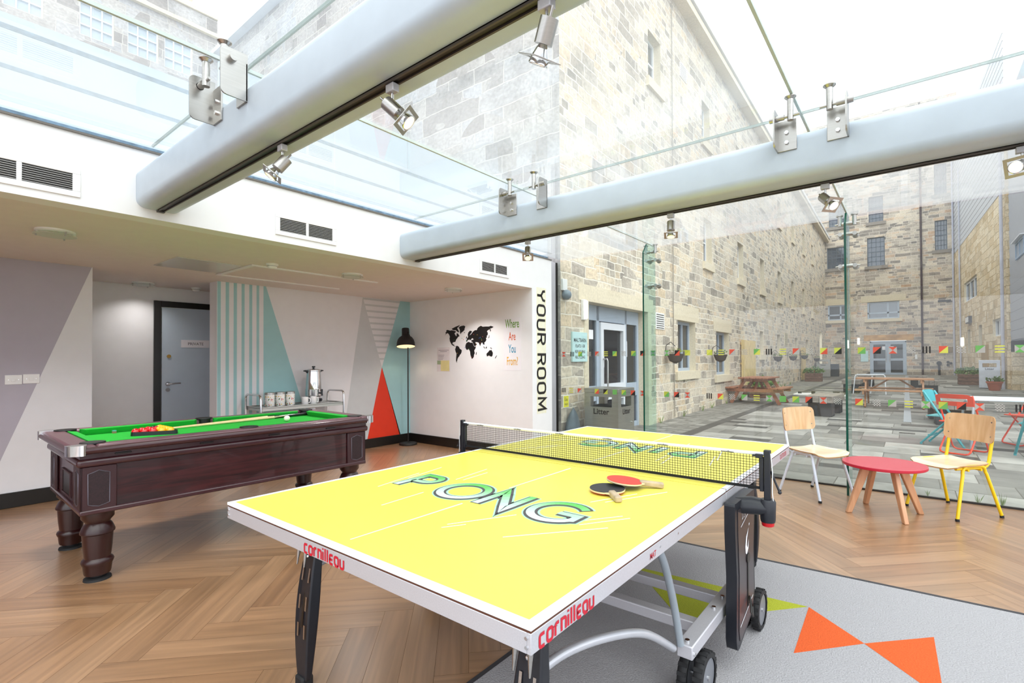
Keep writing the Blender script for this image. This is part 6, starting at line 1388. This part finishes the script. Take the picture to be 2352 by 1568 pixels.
# folding chairs
def folding(loc, rz, mt, lb, loop):
    t = thing('folding_chair', lb, 'folding chair', loc, rz)   # faces +y
    W_ = .20; r_ = .0115
    if loop:  # sled loops
        for nm, pts in (('front_frame', [(-W_, -.22, .80), (-W_, .24, .02), (W_, .24, .02), (W_, -.22, .80)]), ('rear_frame', [(-W_ + .03, .14, .46), (-W_ + .03, -.24, .02), (W_ - .03, -.24, .02), (W_ - .03, .14, .46)])):
            p = [Vector(q) for q in pts]; q2 = []
            for i, q in enumerate(p):
                if i in (1, 2):
                    a_ = (p[i - 1] - q).normalized() * .05; c_ = (p[i + 1] - q).normalized() * .05; q2 += [q + a_, q + (a_ + c_) * .28, q + c_]
                else: q2.append(q)
            b = MB(); b.tube(q2, r_, 10); b.build(nm, mt, t, smooth=60)
    else:
        for sx in (-1, 1):
            b = MB(); b.tube([(sx * W_, -.22, .80), (sx * W_, .0, .42), (sx * W_, .25, .02)], r_, 10, flat=1.4); b.build('front_leg', mt, t, smooth=60)
            b = MB(); b.tube([(sx * (W_ - .03), .12, .46), (sx * (W_ - .03), -.27, .02)], r_, 10, flat=1.4); b.build('rear_leg', mt, t, smooth=60)
            for yy in (.25, -.27): MB().cyl((sx * (W_ - (.03 if yy < 0 else 0)), yy, 0), (sx * (W_ - (.03 if yy < 0 else 0)), yy, .03), .016, n=10).build('foot_cap', mt, t)
        b = MB(); b.beam((-W_ + .03, -.18, .14), (W_ - .03, -.18, .14), .012, .035); b.build('stretcher', mt, t)
    b = MB(); b.box(-W_ + .012, W_ - .012, -.20, .21, .43, .447); b.build('seat', mt, t, bevel=.012)
    b = MB(); n_ = 10; z0, z1 = .66, .82
    def q(u, z, d): return (u * (W_ + .01), -.17 - (z - .62) * .28 - .03 * (1 - u * u) + d, z)
    def slab(ua, ub, za, zb):
        k = 8; vs = []; 
        for d in (0, -.012):
            for j in (0, 1):
                for i in range(k + 1): u = ua + (ub - ua) * i / k; zz = zb if j else za; zz = zz - (.03 * max(0, abs(u) - .7) / .3 if j and zb == z1 else 0); vs.append(q(u, zz, d))
        m_ = k + 1; fs = []
        for i in range(k): fs += [(m_ + i, m_ + i + 1, i + 1, i), (2 * m_ + i, 2 * m_ + i + 1, 3 * m_ + i + 1, 3 * m_ + i), (i, i + 1, 2 * m_ + i + 1, 2 * m_ + i), (3 * m_ + i, 3 * m_ + i + 1, m_ + i + 1, m_ + i)]
        fs += [(0, 2 * m_, 3 * m_, m_), (k, m_ + k, 3 * m_ + k, 2 * m_ + k)]; b.add(vs, fs)
    if loop: slab(-1, 1, .76, z1); slab(-1, 1, z0, .72); slab(-1, -.72, .72, .76); slab(.72, 1, .72, .76)
    else: slab(-1, 1, z0 - .02, z1)
    recalc(b.build('backrest', mt, t)); return t
tealm = mat('teal lacquer', '3fa3ad', .35, noise=.04); orgm = mat('orange lacquer', 'e2401f', .35, noise=.04)
folding((.40, 9.64, sits(9.6)), heading((.95, -.33)), tealm, 'teal folding chair outside, left of the white table', False)
folding((.53, 8.98, sits(8.9)), heading((.42, .9)), orgm, 'orange folding chair outside behind the yellow-legged chair', True)
folding((1.36, 10.25, sits(10.1)), heading((-.9, -.55)), orgm, 'orange folding chair outside at the right edge of the picture', True)
folding((1.32, 8.98, sits(8.9)), heading((-.2, .98)), tealm, 'teal folding chair mostly hidden by the right edge', False)
t = thing('outdoor_table', 'white topped outdoor table with pale tubular legs', 'table', (1.30, 9.75, sits(9.4)), math.radians(6)); wt = mat('white outdoor table paint', 'dde6f0', .3, noise=.02)
b = MB(); b.box(-.75, .75, -.38, .38, .70, .722); b.build('tabletop', wt, t, bevel=.006)
for sx, sy in ((-1, -1), (-1, 1), (1, -1), (1, 1)): b = MB(); b.tube([(sx * .60, sy * .28, .70), (sx * .66, sy * .32, .62), (sx * .70, sy * .34, 0)], .016, 10); b.build('leg', mat('pale grey tube', 'aab4bd', .35, .2), t, smooth=60)
t = thing('folded_frame', 'white tubular table frame beyond the far side of the picnic table', 'frame', (-1.22, 20.3, sits(20.3)), 0)
b = MB(); b.tube([(-.42, 0, 0), (-.36, 0, .60), (-.30, 0, .66), (.44, 0, .66), (.48, 0, .62), (.50, 0, 0)], .018, 8); b.tube([(.06, .3, 0), (.12, .2, .66)], .018, 8); b.tube([(-.36, .02, .64), (.45, .3, .64)], .014, 8); b.build('tube_frame', mat('white tube', 'eef2f8', .3), t, smooth=60)
# small fittings lying in a row on the paving
random.seed(5); px_ = [(-2.95, 19.9), (-2.5, 20.2), (-2.35, 20.6), (-2.05, 20.0), (-1.85, 19.8)]
t = thing('white_panel', 'flat white board with black fittings lying on the paving', 'board', (-2.45, 18.9, sits(18.9)))
b = MB(); b.box(-.75, .75, -.35, .35, .0, .05); b.build('board', whitepl, t, bevel=.01)
for i, x in enumerate((-.6, -.2, .05, .42, .66)): MB().box(x - .05, x + .05 + .08 * (i == 3), -.1, .05, .05, .11 + .03 * (i % 2)).build('black_fitting', black, t, bevel=.005)
# weeds at the glass and along the facade
def weed(x, y, s_, lb, g, lean=0):
    b = MB(); random.seed(int(x * 1000 + y * 77))
    for i in range(16):
        a_ = random.uniform(0, 2 * PI); r0 = random.uniform(0, .015) * s_; h = random.uniform(.05, .14) * s_; p = Vector((r0 * math.cos(a_), r0 * math.sin(a_), 0)); o = Vector((math.cos(a_), math.sin(a_), 0)) * h * random.uniform(.1, .45); w = Vector((-math.sin(a_), math.cos(a_), 0)) * .0022 * s_
        b.add([p - w, p + w, p + o * .5 + Vector((0, 0, h * .6)) + w * .7, p + o + Vector((0, 0, h)), p + o * .5 + Vector((0, 0, h * .6)) - w * .7], [(0, 1, 2, 3, 4)])
    tag(b.build('weed_tuft', mat('weed green', '7f9a52', .7, noise=.2), loc=(x, y, sits(y))), lb, 'weed', g)
weed(.46, 6.06, .8, 'grass tuft outside the glass between the yellow chair legs', None); weed(.62, 6.06, 1.0, 'grass tuft outside the glass right of the yellow chair leg', None); weed(.10, 6.09, .5, 'tiny weed outside the glass beside the coffee table leg', None)
for i in range(14):
    y = 9.6 + i * 1.15 + (i % 3) * .2; p = FP(y, 0, -.07); weed(p.x, y, 1.3 if i != 10 else 2.4, 'small green weed growing where the left facade meets the setts', 'weeds along the foot of the left facade')
# grey draped bundle behind the glass at the pier
t = thing('covered_bundle', 'grey tarpaulin-covered bundle outside at the foot of the stone corner', 'bundle', (-3.985, 6.17, -.004))
b = MB(); n_ = 18; vs = []
for j in range(9):
    for i in range(n_):
        a_ = 2 * PI * i / n_; v = j / 8; r_ = .25 * (1 - v ** 3) * (1 + .08 * math.sin(3 * a_ + v * 4) + .05 * math.sin(7 * a_)); vs.append((r_ * math.cos(a_) * .4 + .0, r_ * math.sin(a_) * .72, .62 * v))
b.add(vs, [(j * n_ + i, j * n_ + (i + 1) % n_, (j + 1) * n_ + (i + 1) % n_, (j + 1) * n_ + i) for j in range(8) for i in range(n_)]); b.build('cover', mat('blue grey tarpaulin', '59656f', .5, noise=.25, scale=9), t, smooth=70)
b = MB(); b.sphere((.10, .1, .17), .045, 10, sq=.5); b.build('cloth', mat('orange cloth', 'd9884a', .8), t, smooth=60)
